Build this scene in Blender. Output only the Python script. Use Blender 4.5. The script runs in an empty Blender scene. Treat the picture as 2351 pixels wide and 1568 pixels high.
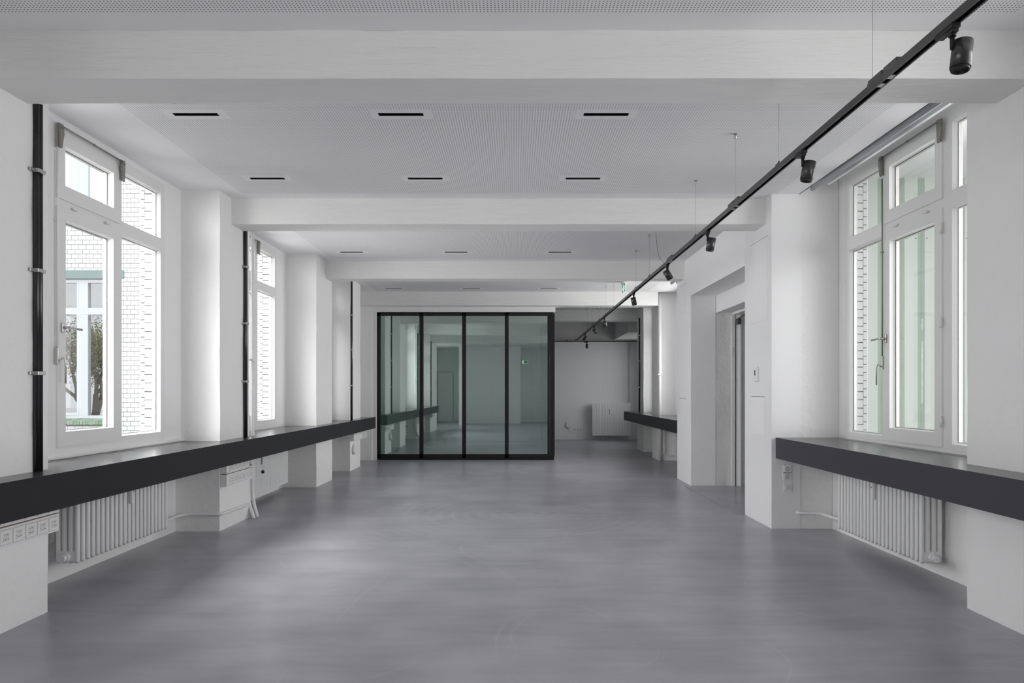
import bpy, bmesh, math, random
from mathutils import Vector, Matrix, noise
random.seed(7)
S = bpy.context.scene
COL = S.collection
PI = math.pi
H = 1.29                      # camera height; heights below are given from eye level and lifted by H

# ------------------------------------------------------------------ camera, world, light, exposure
cd = bpy.data.cameras.new('camera'); cam = bpy.data.objects.new('camera', cd); COL.objects.link(cam)
cam.location = (0, 0, H); cam.rotation_euler = (PI/2, 0, 0)
cd.sensor_width = 36; cd.lens = 1575/2351*36
cd.shift_x = -(1183-1175.5)/2351; cd.shift_y = (900.5-784)/2351
cd.clip_start = .05; cd.clip_end = 200
S.camera = cam
W = bpy.data.worlds.new('overcast'); S.world = W; W.use_nodes = True
bg = W.node_tree.nodes['Background']
bg.inputs[0].default_value = (0.93, 0.965, 1.0, 1); bg.inputs[1].default_value = 1.32

def area(name, loc, rot, sx, sy, power, color=(1, 1, 1), spread=PI):
    l = bpy.data.lights.new(name, 'AREA'); l.shape = 'RECTANGLE'; l.size = sx; l.size_y = sy
    l.energy = power; l.color = color; l.spread = spread
    o = bpy.data.objects.new(name, l); COL.objects.link(o); o.location = loc; o.rotation_euler = rot
    return o

# added area lamps out of view, strengthening the light through the windows
def daylight_fill(name, side, x, y0, y1, z0, z1, rad, yaw=0, spread=145, tilt=0):
    A = (y1-y0)*(z1-z0)
    return area(name, (side*x, (y0+y1)/2, H+(z0+z1)/2), (PI/2-tilt, 0, (-PI/2 if side < 0 else PI/2)+yaw), y1-y0, z1-z0, rad*PI*A, (1, .982, .985), spread=math.radians(spread))
daylight_fill('daylight_fill_1', -1, 5.0, .9, 4.7, -.6, 3.4, 3.50, .15, 115)
daylight_fill('daylight_fill_2', -1, 3.6, 7.15, 8.6, -.4, 2.2, 6.00, 0, 115)
daylight_fill('daylight_fill_3', -1, 7.0, -7, 1, -.5, 5.0, 6.50, 1.1, 160)
daylight_fill('daylight_fill_4', 1, 7.0, -7, 1, -.5, 5.0, 1.20, -1.1, 160)
daylight_fill('daylight_fill_5', 1, 4.6, 2.4, 5.6, -.6, 3.2, 3.84, 0, 110)
daylight_fill('daylight_fill_6', 1, 2.96, 1.35, 3.2, -.38, 1.75, 2.80, 0, 170)
daylight_fill('daylight_fill_7', 1, 4.4, 10.2, 13.0, -.4, 2.2, 7.20)
daylight_fill('daylight_fill_9', -1, 5.6, 1.8, 6.5, 2.6, 5.6, 12.80, .1, 120, .65)
daylight_fill('daylight_fill_8', 1, 4.4, 13.6, 18.2, -.4, 2.4, 2.12)
S.view_settings.view_transform = 'Standard'; S.view_settings.look = 'None'
S.view_settings.gamma = 1; S.view_settings.use_curve_mapping = False
S.view_settings.exposure = 0.0
S.cycles.max_bounces = 12; S.cycles.diffuse_bounces = 7; S.cycles.glossy_bounces = 5
S.cycles.transparent_max_bounces = 16; S.cycles.transmission_bounces = 8
S.cycles.sample_clamp_indirect = 6; S.cycles.caustics_reflective = False; S.cycles.caustics_refractive = False
S.cycles.use_denoising = True

# ------------------------------------------------------------------ materials
def mat(name, col, rough=.6, metal=0, spec=.5):
    m = bpy.data.materials.new(name); m.use_nodes = True
    b = m.node_tree.nodes['Principled BSDF']
    b.inputs['Base Color'].default_value = (*col, 1); b.inputs['Roughness'].default_value = rough
    b.inputs['Metallic'].default_value = metal; b.inputs['Specular IOR Level'].default_value = spec
    return m, m.node_tree.nodes, m.node_tree.links, b
def N(nt, t, **k):
    n = nt.new(t)
    for a, v in k.items():
        if a.startswith('i_'): n.inputs[int(a[2:])].default_value = v
        else: setattr(n, a, v)
    return n
def bump(nt, ln, b, scale, dist, strength=1, detail=4, stretch=None, second=None):
    tc = N(nt, 'ShaderNodeNewGeometry'); src = tc.outputs['Position']
    if stretch:
        mp = N(nt, 'ShaderNodeMapping'); mp.inputs['Scale'].default_value = stretch
        ln.new(src, mp.inputs[0]); src = mp.outputs[0]
    n = N(nt, 'ShaderNodeTexNoise'); n.inputs['Scale'].default_value = scale; n.inputs['Detail'].default_value = detail
    ln.new(src, n.inputs['Vector'])
    h = n.outputs['Fac']
    if second:
        n2 = N(nt, 'ShaderNodeTexNoise'); n2.inputs['Scale'].default_value = second[0]; n2.inputs['Detail'].default_value = 3
        ln.new(src, n2.inputs['Vector'])
        ma = N(nt, 'ShaderNodeMath', operation='MULTIPLY_ADD'); ln.new(n2.outputs['Fac'], ma.inputs[0]); ma.inputs[1].default_value = second[1]
        ln.new(h, ma.inputs[2]); h = ma.outputs[0]
    bp = N(nt, 'ShaderNodeBump'); bp.inputs['Distance'].default_value = dist; bp.inputs['Strength'].default_value = strength
    ln.new(h, bp.inputs['Height']); ln.new(bp.outputs[0], b.inputs['Normal'])
    return n
def plaster(name, col, sc, dist, second, stretch=None, rough=.75):
    m, nt, ln, b = mat(name, col, rough, spec=.3)
    bump(nt, ln, b, sc, dist, detail=6, second=second, stretch=stretch)
    return m
M = {}
M['plaster'] = plaster('rough_white_plaster', (.88, .875, .865), 16, .008, (3.0, 1.2))
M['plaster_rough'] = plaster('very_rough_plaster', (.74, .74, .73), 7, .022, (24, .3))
M['wall'] = plaster('smooth_white_wall', (.875, .875, .875), 20, .003, (4, 1.0))
M['beam'] = plaster('shuttered_concrete_white', (.87, .87, .855), 6, .016, (26, .25), stretch=(.35, 1, 3.0))
M['beam_grey'] = plaster('grey_far_beam', (.50, .50, .50), 6, .012, (26, .25))  # one even grey, darker than the other beams
M['ceil'] = mat('ceiling_paint', (.87, .87, .875), .85, spec=.2)[0]
M['gloss_wall'] = plaster('satin_white_wall', (.87, .87, .87), 6, .001, (30, .2), rough=.32)
M['trim'] = mat('white_window_paint', (.80, .80, .79), .38)[0]
M['rad'] = mat('radiator_enamel', (.84, .84, .84), .3)[0]
M['pipe'] = mat('white_painted_pipe', (.84, .84, .84), .35)[0]
M['plastic'] = mat('white_plastic', (.84, .84, .83), .4)[0]
M['plastic_in'] = mat('white_plastic_insert', (.70, .70, .69), .45)[0]
M['mark'] = mat('grey_print', (.25, .25, .25), .6)[0]
M['gap'] = mat('dark_gap', (.09, .085, .08), .9)[0]
M['orange'] = mat('orange_edge', (.30, .19, .13), .7)[0]
M['black'] = mat('black_powder_coat', (.011, .011, .012), .42, spec=.35)[0]
M['blackm'] = mat('black_track_metal', (.026, .025, .026), .33, spec=.7)[0]
M['blackslot'] = mat('black_slot', (.004, .004, .004), .6, spec=.2)[0]
M['cable'] = mat('black_conduit', (.012, .012, .013), .22, spec=.6)[0]
M['steel'] = mat('brushed_steel', (.55, .54, .52), .32, metal=.9)[0]
M['oldmetal'] = mat('old_grey_metal', (.28, .27, .25), .42, metal=.6)[0]
M['wire'] = mat('steel_wire', (.3, .3, .3), .4, metal=.6)[0]
M['blind'] = mat('grey_blue_blind', (.40, .42, .44), .5)[0]
M['metal_dark'] = mat('closer_grey', (.10, .10, .10), .4, metal=.5)[0]
M['frost'] = mat('door_frame_grey', (.80, .80, .79), .45)[0]
# perforated board : 8 mm round holes on an 18 mm square grid
m, nt, ln, b = mat('perforated_board', (.7, .7, .7), .85, spec=.2)
g = N(nt, 'ShaderNodeNewGeometry'); sc = N(nt, 'ShaderNodeVectorMath', operation='SCALE'); sc.inputs['Scale'].default_value = 1/.018
ln.new(g.outputs['Position'], sc.inputs[0])
fr = N(nt, 'ShaderNodeVectorMath', operation='FRACTION'); ln.new(sc.outputs[0], fr.inputs[0])
sb = N(nt, 'ShaderNodeVectorMath', operation='SUBTRACT'); ln.new(fr.outputs[0], sb.inputs[0]); sb.inputs[1].default_value = (.5, .5, 0)
ml = N(nt, 'ShaderNodeVectorMath', operation='MULTIPLY'); ln.new(sb.outputs[0], ml.inputs[0]); ml.inputs[1].default_value = (1, 1, 0)
le = N(nt, 'ShaderNodeVectorMath', operation='LENGTH'); ln.new(ml.outputs[0], le.inputs[0])
lt = N(nt, 'ShaderNodeMath', operation='LESS_THAN'); ln.new(le.outputs['Value'], lt.inputs[0]); lt.inputs[1].default_value = .205
mx = N(nt, 'ShaderNodeMix', data_type='RGBA'); ln.new(lt.outputs[0], mx.inputs[0])
mx.inputs[6].default_value = (.87, .87, .875, 1); mx.inputs[7].default_value = (.26, .26, .26, 1)
ln.new(mx.outputs[2], b.inputs['Base Color'])
M['perf'] = m
# dark laminate bench
m, nt, ln, b = mat('dark_linoleum', (.021, .0205, .023), .55, spec=.25)
n = bump(nt, ln, b, 400, .0006, detail=2)
M['bench'] = m
M['bench_lit'] = mat('dark_linoleum_lit', (.060, .058, .066), .55, spec=.3)[0]  # lighter copy of the bench front, light from the windows put into its colour
M['bench_top'] = mat('dark_linoleum_polished_top', (.05, .049, .052), .24, spec=.7)[0]
# floor : grey sealed screed with swirls and scuffs
m, nt, ln, b = mat('grey_screed', (.24, .24, .25), .3, spec=.5)
g = N(nt, 'ShaderNodeNewGeometry')
def fnoise(scale, detail, rough=.5, dist=0.0, sc3=None):
    n = N(nt, 'ShaderNodeTexNoise'); n.inputs['Scale'].default_value = scale; n.inputs['Detail'].default_value = detail
    n.inputs['Roughness'].default_value = rough; n.inputs['Distortion'].default_value = dist
    if sc3:
        mp = N(nt, 'ShaderNodeMapping'); mp.inputs['Scale'].default_value = sc3; ln.new(g.outputs['Position'], mp.inputs[0]); ln.new(mp.outputs[0], n.inputs['Vector'])
    else: ln.new(g.outputs['Position'], n.inputs['Vector'])
    return n.outputs['Fac']
def fmath(op, a, b_=None, c=None, clamp=False):
    n = N(nt, 'ShaderNodeMath', operation=op, use_clamp=clamp)
    for i, v in enumerate((a, b_, c)):
        if v is None: continue
        if isinstance(v, (int, float)): n.inputs[i].default_value = v
        else: ln.new(v, n.inputs[i])
    return n.outputs[0]
def fmap(v, a, b_, c, d):
    n = N(nt, 'ShaderNodeMapRange'); ln.new(v, n.inputs[0])
    for i, q in enumerate((a, b_, c, d)): n.inputs[i+1].default_value = q
    return n.outputs[0]
cloud = fnoise(.55, 3, .5); mid = fnoise(2.2, 4, .5, .0); streak = fnoise(2.0, 4, .55, .2, (.3, 1.6, 1)); fine = fnoise(45, 3, .6)
v = fmath('MULTIPLY_ADD', cloud, .9, fmath('MULTIPLY_ADD', mid, .55, fmath('MULTIPLY', streak, .55)))
v = fmath('MULTIPLY_ADD', fine, .12, v)
st2 = fnoise(3.0, 5, .6, .25, (.45, 3.2, 1))
v = fmath('MULTIPLY_ADD', st2, .5, v)
base_v = fmap(v, .75, 1.85, .195, .475)
# faint pale scuffs: thin level lines of two large noises, broken up by a third, and curved trowel arcs
def ridge(n_, w_, amt): return fmap(fmath('ABSOLUTE', fmath('SUBTRACT', n_, .5)), 0, w_, amt, 0)
brk = fmap(fnoise(1.3, 1, .4), .38, .6, 0, 1)
sc = fmath('ADD', ridge(fnoise(.8, 1.0, .3), .004, .045), ridge(fnoise(.5, 1.2, .3, .0, (1, .5, 1)), .0025, .05))
wv = N(nt, 'ShaderNodeTexWave', wave_type='RINGS', rings_direction='Z'); wv.inputs['Scale'].default_value = 2.3; wv.inputs['Distortion'].default_value = 3.0; wv.inputs['Detail'].default_value = 0; wv.inputs['Detail Scale'].default_value = .8
mpw = N(nt, 'ShaderNodeMapping'); mpw.inputs['Location'].default_value = (-.1, -7.3, 0); ln.new(g.outputs['Position'], mpw.inputs[0]); ln.new(mpw.outputs[0], wv.inputs['Vector'])
vl = N(nt, 'ShaderNodeVectorMath', operation='LENGTH'); ln.new(mpw.outputs[0], vl.inputs[0])
arcs = fmath('MULTIPLY', fmap(wv.outputs['Fac'], .2, 1.0, 0, .05), fmap(vl.outputs['Value'], .5, 2.2, 1, .12))
base_v = fmath('MULTIPLY_ADD', fmath('ADD', sc, arcs), brk, base_v)
cb = N(nt, 'ShaderNodeCombineColor')
ln.new(base_v, cb.inputs[0]); ln.new(fmath('MULTIPLY', base_v, .992), cb.inputs[1]); ln.new(fmath('MULTIPLY', base_v, 1.07), cb.inputs[2])
ln.new(cb.outputs[0], b.inputs['Base Color'])
bp = N(nt, 'ShaderNodeBump'); bp.inputs['Distance'].default_value = .0008; ln.new(fnoise(5, 1, .4), bp.inputs['Height']); ln.new(bp.outputs[0], b.inputs['Normal'])
M['floor'] = m
def glass(name, tint, refl, rough=0.0, rcol=(1, 1, 1)):
    m = bpy.data.materials.new(name); m.use_nodes = True; nt = m.node_tree.nodes; ln = m.node_tree.links
    nt.remove(nt['Principled BSDF']); out = nt['Material Output']
    t = N(nt, 'ShaderNodeBsdfTransparent'); t.inputs[0].default_value = (*tint, 1)
    gl = N(nt, 'ShaderNodeBsdfGlossy'); gl.inputs['Roughness'].default_value = rough; gl.inputs[0].default_value = (*rcol, 1)
    fz = N(nt, 'ShaderNodeFresnel'); fz.inputs[0].default_value = 1.5
    ad = N(nt, 'ShaderNodeMath', operation='ADD', use_clamp=True); ln.new(fz.outputs[0], ad.inputs[0]); ad.inputs[1].default_value = refl
    # only the outer faces of the slab mirror; the inner faces just let light through
    gm = N(nt, 'ShaderNodeNewGeometry'); iv = N(nt, 'ShaderNodeMath', operation='SUBTRACT'); iv.inputs[0].default_value = 1; ln.new(gm.outputs['Backfacing'], iv.inputs[1])
    mu = N(nt, 'ShaderNodeMath', operation='MULTIPLY'); ln.new(ad.outputs[0], mu.inputs[0]); ln.new(iv.outputs[0], mu.inputs[1]); ad = mu
    mx = N(nt, 'ShaderNodeMixShader'); ln.new(ad.outputs[0], mx.inputs[0]); ln.new(t.outputs[0], mx.inputs[1]); ln.new(gl.outputs[0], mx.inputs[2])
    ln.new(mx.outputs[0], out.inputs[0]); return m
M['glass'] = glass('window_glass', (.975, .98, .98), 0.0)
M['boxglass'] = glass('green_tinted_glass', (.60, .74, .69), .46, rcol=(.86, .99, .94))
M['wingglass'] = glass('far_window_glass', (.55, .6, .62), .50)
M['brick'] = mat('white_glazed_brick', (.80, .805, .81), .22)[0]
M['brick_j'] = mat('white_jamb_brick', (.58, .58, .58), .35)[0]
M['mortar'] = mat('grey_mortar', (.30, .295, .29), .9)[0]
M['mortar_dark'] = mat('dark_joint', (.10, .098, .095), .9)[0]
M['paleblue'] = mat('pale_blue_frame', (.64, .67, .70), .5)[0]
M['teal'] = mat('teal_steel_lintel', (.24, .32, .31), .5)[0]
m, nt, ln, b = mat('green_glazed_tile', (.25, .4, .27), .2)
oi = N(nt, 'ShaderNodeObjectInfo'); cr = N(nt, 'ShaderNodeValToRGB')
cr.color_ramp.elements[0].color = (.20, .38, .22, 1); cr.color_ramp.elements[1].color = (.42, .42, .36, 1)
ln.new(oi.outputs['Random'], cr.inputs[0]); ln.new(cr.outputs[0], b.inputs['Base Color'])
M['tile'] = m
M['blindwhite'] = mat('white_fabric_blind', (.86, .87, .88), .8)[0]
M['clad'] = mat('pale_green_cladding', (.65, .70, .645), .5)[0]
M['clad_rib'] = mat('green_cladding_rib', (.47, .56, .47), .5)[0]
M['ground'] = mat('courtyard_paving', (.36, .36, .35), .9)[0]
M['bark'] = mat('bark', (.26, .24, .21), .9)[0]
M['leaf'] = mat('olive_leaf', (.42, .41, .22), .7)[0]
M['green'] = mat('sign_green', (.0, .32, .13), .5)[0]
m, nt, ln, b = mat('sign_white_lit', (.9, .9, .9), .5); b.inputs['Emission Color'].default_value = (1, 1, 1, 1); b.inputs['Emission Strength'].default_value = .55
M['signwhite'] = m
m, nt, ln, b = mat('sign_green_lit', (0, .30, .12), .5); b.inputs['Emission Color'].default_value = (0, .35, .13, 1); b.inputs['Emission Strength'].default_value = .4
M['signgreen'] = m

# ------------------------------------------------------------------ mesh helpers
def box(bm, x0, x1, y0, y1, z0, z1, mi=0):
    x0, x1 = min(x0, x1), max(x0, x1)
    v = [bm.verts.new(p) for p in ((x0,y0,z0),(x1,y0,z0),(x1,y1,z0),(x0,y1,z0),(x0,y0,z1),(x1,y0,z1),(x1,y1,z1),(x0,y1,z1))]
    for f in ((0,3,2,1),(4,5,6,7),(0,1,5,4),(1,2,6,5),(2,3,7,6),(3,0,4,7)):
        bm.faces.new([v[i] for i in f]).material_index = mi
def bbox(bm, x0, x1, y0, y1, z0, z1, r=.004, seg=2, mi=0):
    t = bmesh.new(); box(t, x0, x1, y0, y1, z0, z1, mi)
    bmesh.ops.bevel(t, geom=t.edges[:], offset=r, segments=seg, affect='EDGES', profile=.5)
    join(bm, t); t.free()
def join(bm, t, M4=None):
    mp = {}
    for v in t.verts: mp[v] = bm.verts.new(M4 @ v.co if M4 else v.co)
    for f in t.faces:
        nf = bm.faces.new([mp[v] for v in f.verts]); nf.material_index = f.material_index; nf.smooth = f.smooth
def cyl(bm, p0, p1, r0, r1=None, seg=16, caps=True, mi=0, smooth=True):
    r1 = r0 if r1 is None else r1
    p0, p1 = Vector(p0), Vector(p1); d = (p1-p0).normalized()
    a = d.orthogonal().normalized(); b_ = d.cross(a)
    A = []; B = []
    for i in range(seg):
        t = 2*PI*i/seg; o = a*math.cos(t)+b_*math.sin(t)
        A.append(bm.verts.new(p0+o*r0)); B.append(bm.verts.new(p1+o*r1))
    for i in range(seg):
        j = (i+1) % seg; f = bm.faces.new((A[i], A[j], B[j], B[i])); f.smooth = smooth; f.material_index = mi
    if caps:
        bm.faces.new(A[::-1]).material_index = mi; bm.faces.new(B).material_index = mi
def tube(bm, pts, r, seg=10, mi=0, caps=True):
    pts = [Vector(p) for p in pts]; n = len(pts); rings = []
    ref = None
    for i, p in enumerate(pts):
        d = (pts[min(i+1, n-1)]-pts[max(i-1, 0)]).normalized()
        if ref is None: ref = d.orthogonal().normalized()
        ref = (ref - d*ref.dot(d)).normalized(); b_ = d.cross(ref)
        rings.append([bm.verts.new(p+(ref*math.cos(2*PI*k/seg)+b_*math.sin(2*PI*k/seg))*r) for k in range(seg)])
    for i in range(n-1):
        for k in range(seg):
            j = (k+1) % seg; f = bm.faces.new((rings[i][k], rings[i][j], rings[i+1][j], rings[i+1][k])); f.smooth = True; f.material_index = mi
    if caps:
        bm.faces.new(rings[0][::-1]).material_index = mi; bm.faces.new(rings[-1]).material_index = mi
def smoothpath(pts, rad=.05, k=5):
    pts = [Vector(p) for p in pts]; out = [pts[0]]
    for i in range(1, len(pts)-1):
        a, b_, c = pts[i-1], pts[i], pts[i+1]
        r = min(rad, (a-b_).length*.45, (c-b_).length*.45)
        s = b_+(a-b_).normalized()*r; e = b_+(c-b_).normalized()*r
        for j in range(k+1):
            t = j/k; out.append(s*(1-t)**2+b_*2*t*(1-t)+e*t*t)
    out.append(pts[-1]); return out
def sweep(bm, prof, axis, a0, a1, mi=0):
    """extrude a closed 2d profile [(u,v)] along 'x','y' or 'z' from a0 to a1"""
    def P(u, v, a): return {'x': (a, u, v), 'y': (u, a, v), 'z': (u, v, a)}[axis]
    A = [bm.verts.new(P(u, v, a0)) for u, v in prof]; B = [bm.verts.new(P(u, v, a1)) for u, v in prof]
    n = len(prof)
    for i in range(n):
        bm.faces.new((A[i], A[(i+1) % n], B[(i+1) % n], B[i])).material_index = mi
    bm.faces.new(A[::-1]).material_index = mi; bm.faces.new(B).material_index = mi
def rough_box(bm, x0, x1, y0, y1, z0, z1, step=.09, amp=.006, keep=()):
    """box whose faces are gridded and moved a little, like hand-applied plaster"""
    dims = [(x0, x1), (y0, y1), (z0, z1)]; cuts = []
    for a, b_ in dims:
        k = max(1, int(round((b_-a)/step))); cuts.append([a+(b_-a)*i/k for i in range(k+1)])
    cache = {}
    def V(p):
        key = tuple(round(c, 5) for c in p)
        if key not in cache:
            q = Vector(p); nv = noise.noise_vector(q*2.3)*amp*1.3+noise.noise_vector(q*9.0)*amp*.6
            nv.z = 0 if (abs(q.z-z0) < 1e-6 or abs(q.z-z1) < 1e-6) and 'z' not in keep else nv.z
            cache[key] = bm.verts.new(q+nv)
        return cache[key]
    X, Y, Z = cuts
    for ax, (U, Wd) in enumerate(((Y, Z), (X, Z), (X, Y))):
        for side in (0, 1):
            c = dims[ax][side]
            for i in range(len(U)-1):
                for j in range(len(Wd)-1):
                    q = [(U[i], Wd[j]), (U[i+1], Wd[j]), (U[i+1], Wd[j+1]), (U[i], Wd[j+1])]
                    ps = [(c, u, w) if ax == 0 else (u, c, w) if ax == 1 else (u, w, c) for u, w in q]
                    try:
                        f = bm.faces.new([V(p) for p in ps]); f.smooth = True
                    except ValueError: pass
def link(name, bm, m, parent=None, sharp=None, loc=None):
    me = bpy.data.meshes.new(name)
    bmesh.ops.recalc_face_normals(bm, faces=bm.faces[:])
    bm.to_mesh(me); bm.free()
    for x in (m if isinstance(m, (list, tuple)) else [m]): me.materials.append(M[x] if isinstance(x, str) else x)
    if sharp is not None: me.set_sharp_from_angle(angle=math.radians(sharp))
    o = bpy.data.objects.new(name, me); COL.objects.link(o)
    if parent is not None: o.parent = parent
    if loc is not None: o.location = loc
    return o
def tag(o, label=None, cat=None, group=None, kind=None):
    for k, v in (('label', label), ('category', cat), ('group', group), ('kind', kind)):
        if v: o[k] = v
    return o
def empty(name, label, cat, group=None, kind=None, loc=(0, 0, 0), rot=(0, 0, 0)):
    o = bpy.data.objects.new(name, None); COL.objects.link(o); o.location = loc; o.rotation_euler = rot
    o.empty_display_size = .1
    return tag(o, label, cat, group, kind)
def B(name, m, parent, *boxes, r=0, **k):
    bm = bmesh.new()
    for b_ in boxes:
        if r: bbox(bm, *b_, r=r)
        else: box(bm, *b_)
    return link(name, bm, m, parent, **k)
def RB(name, m, parent, *boxes, step=.09, amp=.006):
    bm = bmesh.new()
    for b_ in boxes: rough_box(bm, *b_, step=step, amp=amp)
    return link(name, bm, m, parent, sharp=35)
def inst(src, parent, loc, name=None, rot=None):
    o = src.copy(); COL.objects.link(o); o.parent = parent; o.location = loc
    if rot is not None: o.rotation_euler = rot
    return o
Z = lambda zc: zc+H
ZC = Z(1.872); ZROOF = Z(2.14)

# ------------------------------------------------------------------ floor, outside ground
bm = bmesh.new(); box(bm, -3.6, 3.5, -4.0, 15.6, -.12, 0); box(bm, -3.6, 3.7, 15.6, 18.9, -.12, 0); box(bm, 3.5, 5.2, 6.9, 9.8, -.12, 0)
fl = tag(link('floor', bm, 'floor'), 'dark grey polished screed floor with faint pale scuffs', 'floor', kind='structure')
B('floor_plate', 'floor', None, (2.335, 3.9, 7.235, 9.44, .0005, .006), r=.002)
tag(bpy.data.objects['floor_plate'], 'flush grey floor plate laid in the doorway recess', 'floor plate', kind='structure')
tag(B('ground', 'ground', None, (-40, 40, -30, 45, -1.5, -1.3)), 'grey courtyard paving outside below the windows', 'ground', kind='structure')

# ------------------------------------------------------------------ ceiling
BEAMS = [(3.548, 3.853), (6.62, 6.91), (9.79, 10.05), (12.82, 13.15), (15.62, 15.92)]
BAYS = [(-4.0, 3.548), (3.853, 6.62), (6.91, 9.79), (10.05, 12.82), (13.15, 15.62), (15.92, 18.7)]
SL = [(4.60, 4.648, (-2.152, -.771, .612)), (5.985, 6.035, (-2.172, -.789, .593)), (9.145, 9.195, (-2.19, -.79, .595)), (12.33, 12.38, (-2.19, -.79, .604))]
hw = .152
cel = bpy.data.objects.new('ceiling', None); COL.objects.link(cel); tag(cel, 'grey-white suspended ceiling with perforated acoustic fields between the beams', 'ceiling', kind='structure')
def cfield(x0, x1, y0, y1, perf, slots, name):
    """ceiling field of one bay; perf=(px0,px1,py0,py1); slots = list of (x0,x1,y0,y1) holes"""
    bm = bmesh.new()
    xs = {x0, x1}; ys = {y0, y1}
    if perf: xs |= {perf[0], perf[1]}; ys |= {perf[2], perf[3]}
    ex, ey = .055, .055
    for s in slots: xs |= {s[0], s[1], s[0]-ex, s[1]+ex}; ys |= {s[2], s[3], s[2]-ey, s[3]+ey}
    xs = sorted(xs); ys = sorted(ys); vc = {}
    def V(x, y):
        if (x, y) not in vc: vc[(x, y)] = bm.verts.new((x, y, ZC))
        return vc[(x, y)]
    for i in range(len(xs)-1):
        for j in range(len(ys)-1):
            mx_, my_ = (xs[i]+xs[i+1])/2, (ys[j]+ys[j+1])/2
            if any(s[0] < mx_ < s[1] and s[2] < my_ < s[3] for s in slots): continue
            mi = 0
            if perf and perf[0] < mx_ < perf[1] and perf[2] < my_ < perf[3]: mi = 1
            if any(s[0]-ex < mx_ < s[1]+ex and s[2]-ey < my_ < s[3]+ey for s in slots): mi = 0
            f = bm.faces.new((V(xs[i], ys[j]), V(xs[i], ys[j+1]), V(xs[i+1], ys[j+1]), V(xs[i+1], ys[j]))); f.material_index = mi
    me = bpy.data.meshes.new(name); bm.to_mesh(me); bm.free()
    me.materials.append(M['ceil']); me.materials.append(M['perf'])
    o = bpy.data.objects.new(name, me); COL.objects.link(o); o.parent = cel
    return o
for k, (y0, y1) in enumerate(BAYS):
    sl = [(cx-hw, cx+hw, s0, s1) for s0, s1, cs in SL if y0 < s0 < y1 for cx in cs]
    perf = (-2.57, 2.47, y0+.165, y1-.165) if k < 4 else None
    cfield(-3.45, 2.69 if k == 1 else 3.45, y0, y1, perf, sl, 'ceiling_field')
B('ceiling_edge', 'ceil', cel, (2.680, 2.692, 3.853, 6.62, ZC, ZROOF))
tag(B('roof_slab', 'ceil', None, (-3.45, 5.2, -4.05, 18.9, ZROOF, ZROOF+.25)), 'concrete slab above the suspended ceiling', 'slab', kind='structure')
rows = ['nearest row', 'second row', 'third row', 'farthest row']; cols = ['left', 'middle', 'right']
for r_, (s0, s1, cs) in enumerate(SL):
    for c_, cx in enumerate(cs):
        e = empty('air_slot', f'narrow black ceiling air slot, {cols[c_]} one of the {rows[r_]}', 'air vent', 'black air slots in the ceiling', loc=(cx, (s0+s1)/2, ZC))
        hy = (s1-s0)/2
        B('housing', 'blackslot', e, (-hw, hw, -hy, hy, .07, .075), (-hw, -hw+.002, -hy, hy, 0.001, .07), (hw-.002, hw, -hy, hy, 0.001, .07), (-hw, hw, -hy, -hy+.002, 0.001, .07), (-hw, hw, hy-.002, hy, 0.001, .07))
        B('rim', 'steel', e, (-hw, -hw+.0015, -hy, hy, -.0005, .012), (hw-.0015, hw, -hy, hy, -.0005, .012), (-hw, hw, hy-.0015, hy, -.0005, .012))
        B('blade', 'blackslot', e, (-hw+.004, hw-.004, -.004, .002, .012, .04))
# beams
lab = ['nearest white concrete ceiling beam with rough cast underside', 'second white concrete ceiling beam from the camera', 'third white concrete ceiling beam, over the doorway', 'fourth white beam, directly above the glass partition front', 'farthest grey beam, beyond the glass partition']
for k, (y0, y1) in enumerate(BEAMS):
    zb = Z(1.622) if k < 4 else Z(1.628)
    x1 = [2.80, 2.50, 2.45, 2.67, 2.9][k]
    o = RB('beam', 'beam', None, (-3.12 if k > 2 else -2.80, x1, y0, y1, zb, ZROOF), step=.07, amp=.0045)
    tag(o, lab[k], 'beam', kind='structure')
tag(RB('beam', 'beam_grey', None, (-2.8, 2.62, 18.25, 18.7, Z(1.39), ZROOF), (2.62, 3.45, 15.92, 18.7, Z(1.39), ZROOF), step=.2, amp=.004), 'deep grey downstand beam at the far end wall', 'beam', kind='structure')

# ------------------------------------------------------------------ left wall
wl = empty('wall_left', 'white plastered left wall with deep window niches and piers', 'wall', kind='structure')
XL, XLo = -3.10, -3.34
PL = [(2.2, 4.03, -2.745), (6.36, 7.075, -2.74), (9.31, 10.10, -2.70), (11.21, 11.95, -2.70)]
for y0, y1, xf in PL:
    RB('pier', 'plaster', wl, (-3.2, xf, y0, y1, 0, ZROOF), step=.06, amp=.004)
WIN_L = [(4.05, 6.067, 5.375), (7.10, 8.91, 8.22), (10.13, 11.02, None)]
ZLB, ZLT = Z(-.42), Z(1.83)
RB('parapet', 'plaster', wl, (XLo, -3.15, 4.0, 13.1, 0, ZLB-.03), step=.2, amp=.005)
B('sill_block', 'trim', wl, (XLo, -3.097, 4.0, 13.1, ZLB-.06, ZLB-.0005))
B('lintel', 'wall', wl, (XLo, XL, 2.2, 13.1, ZLT, ZROOF+.1))
ybl = [(2.2, 4.05)] + [(WIN_L[i][1], WIN_L[i+1][0]) for i in range(2)] + [(11.02, 13.1)]
for a, b_ in ybl:
    B('wall_block', 'wall', wl, (-3.185, XL, a, b_, ZLB-.03, ZLT), (XLo, -3.185, a+.065, b_-(.0 if b_ > 13 else .065), ZLB-.03, ZLT))
RB('end_return', 'plaster', wl, (-3.34, -2.72, 13.02, 13.25, 0, ZC), step=.2, amp=.003)
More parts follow.
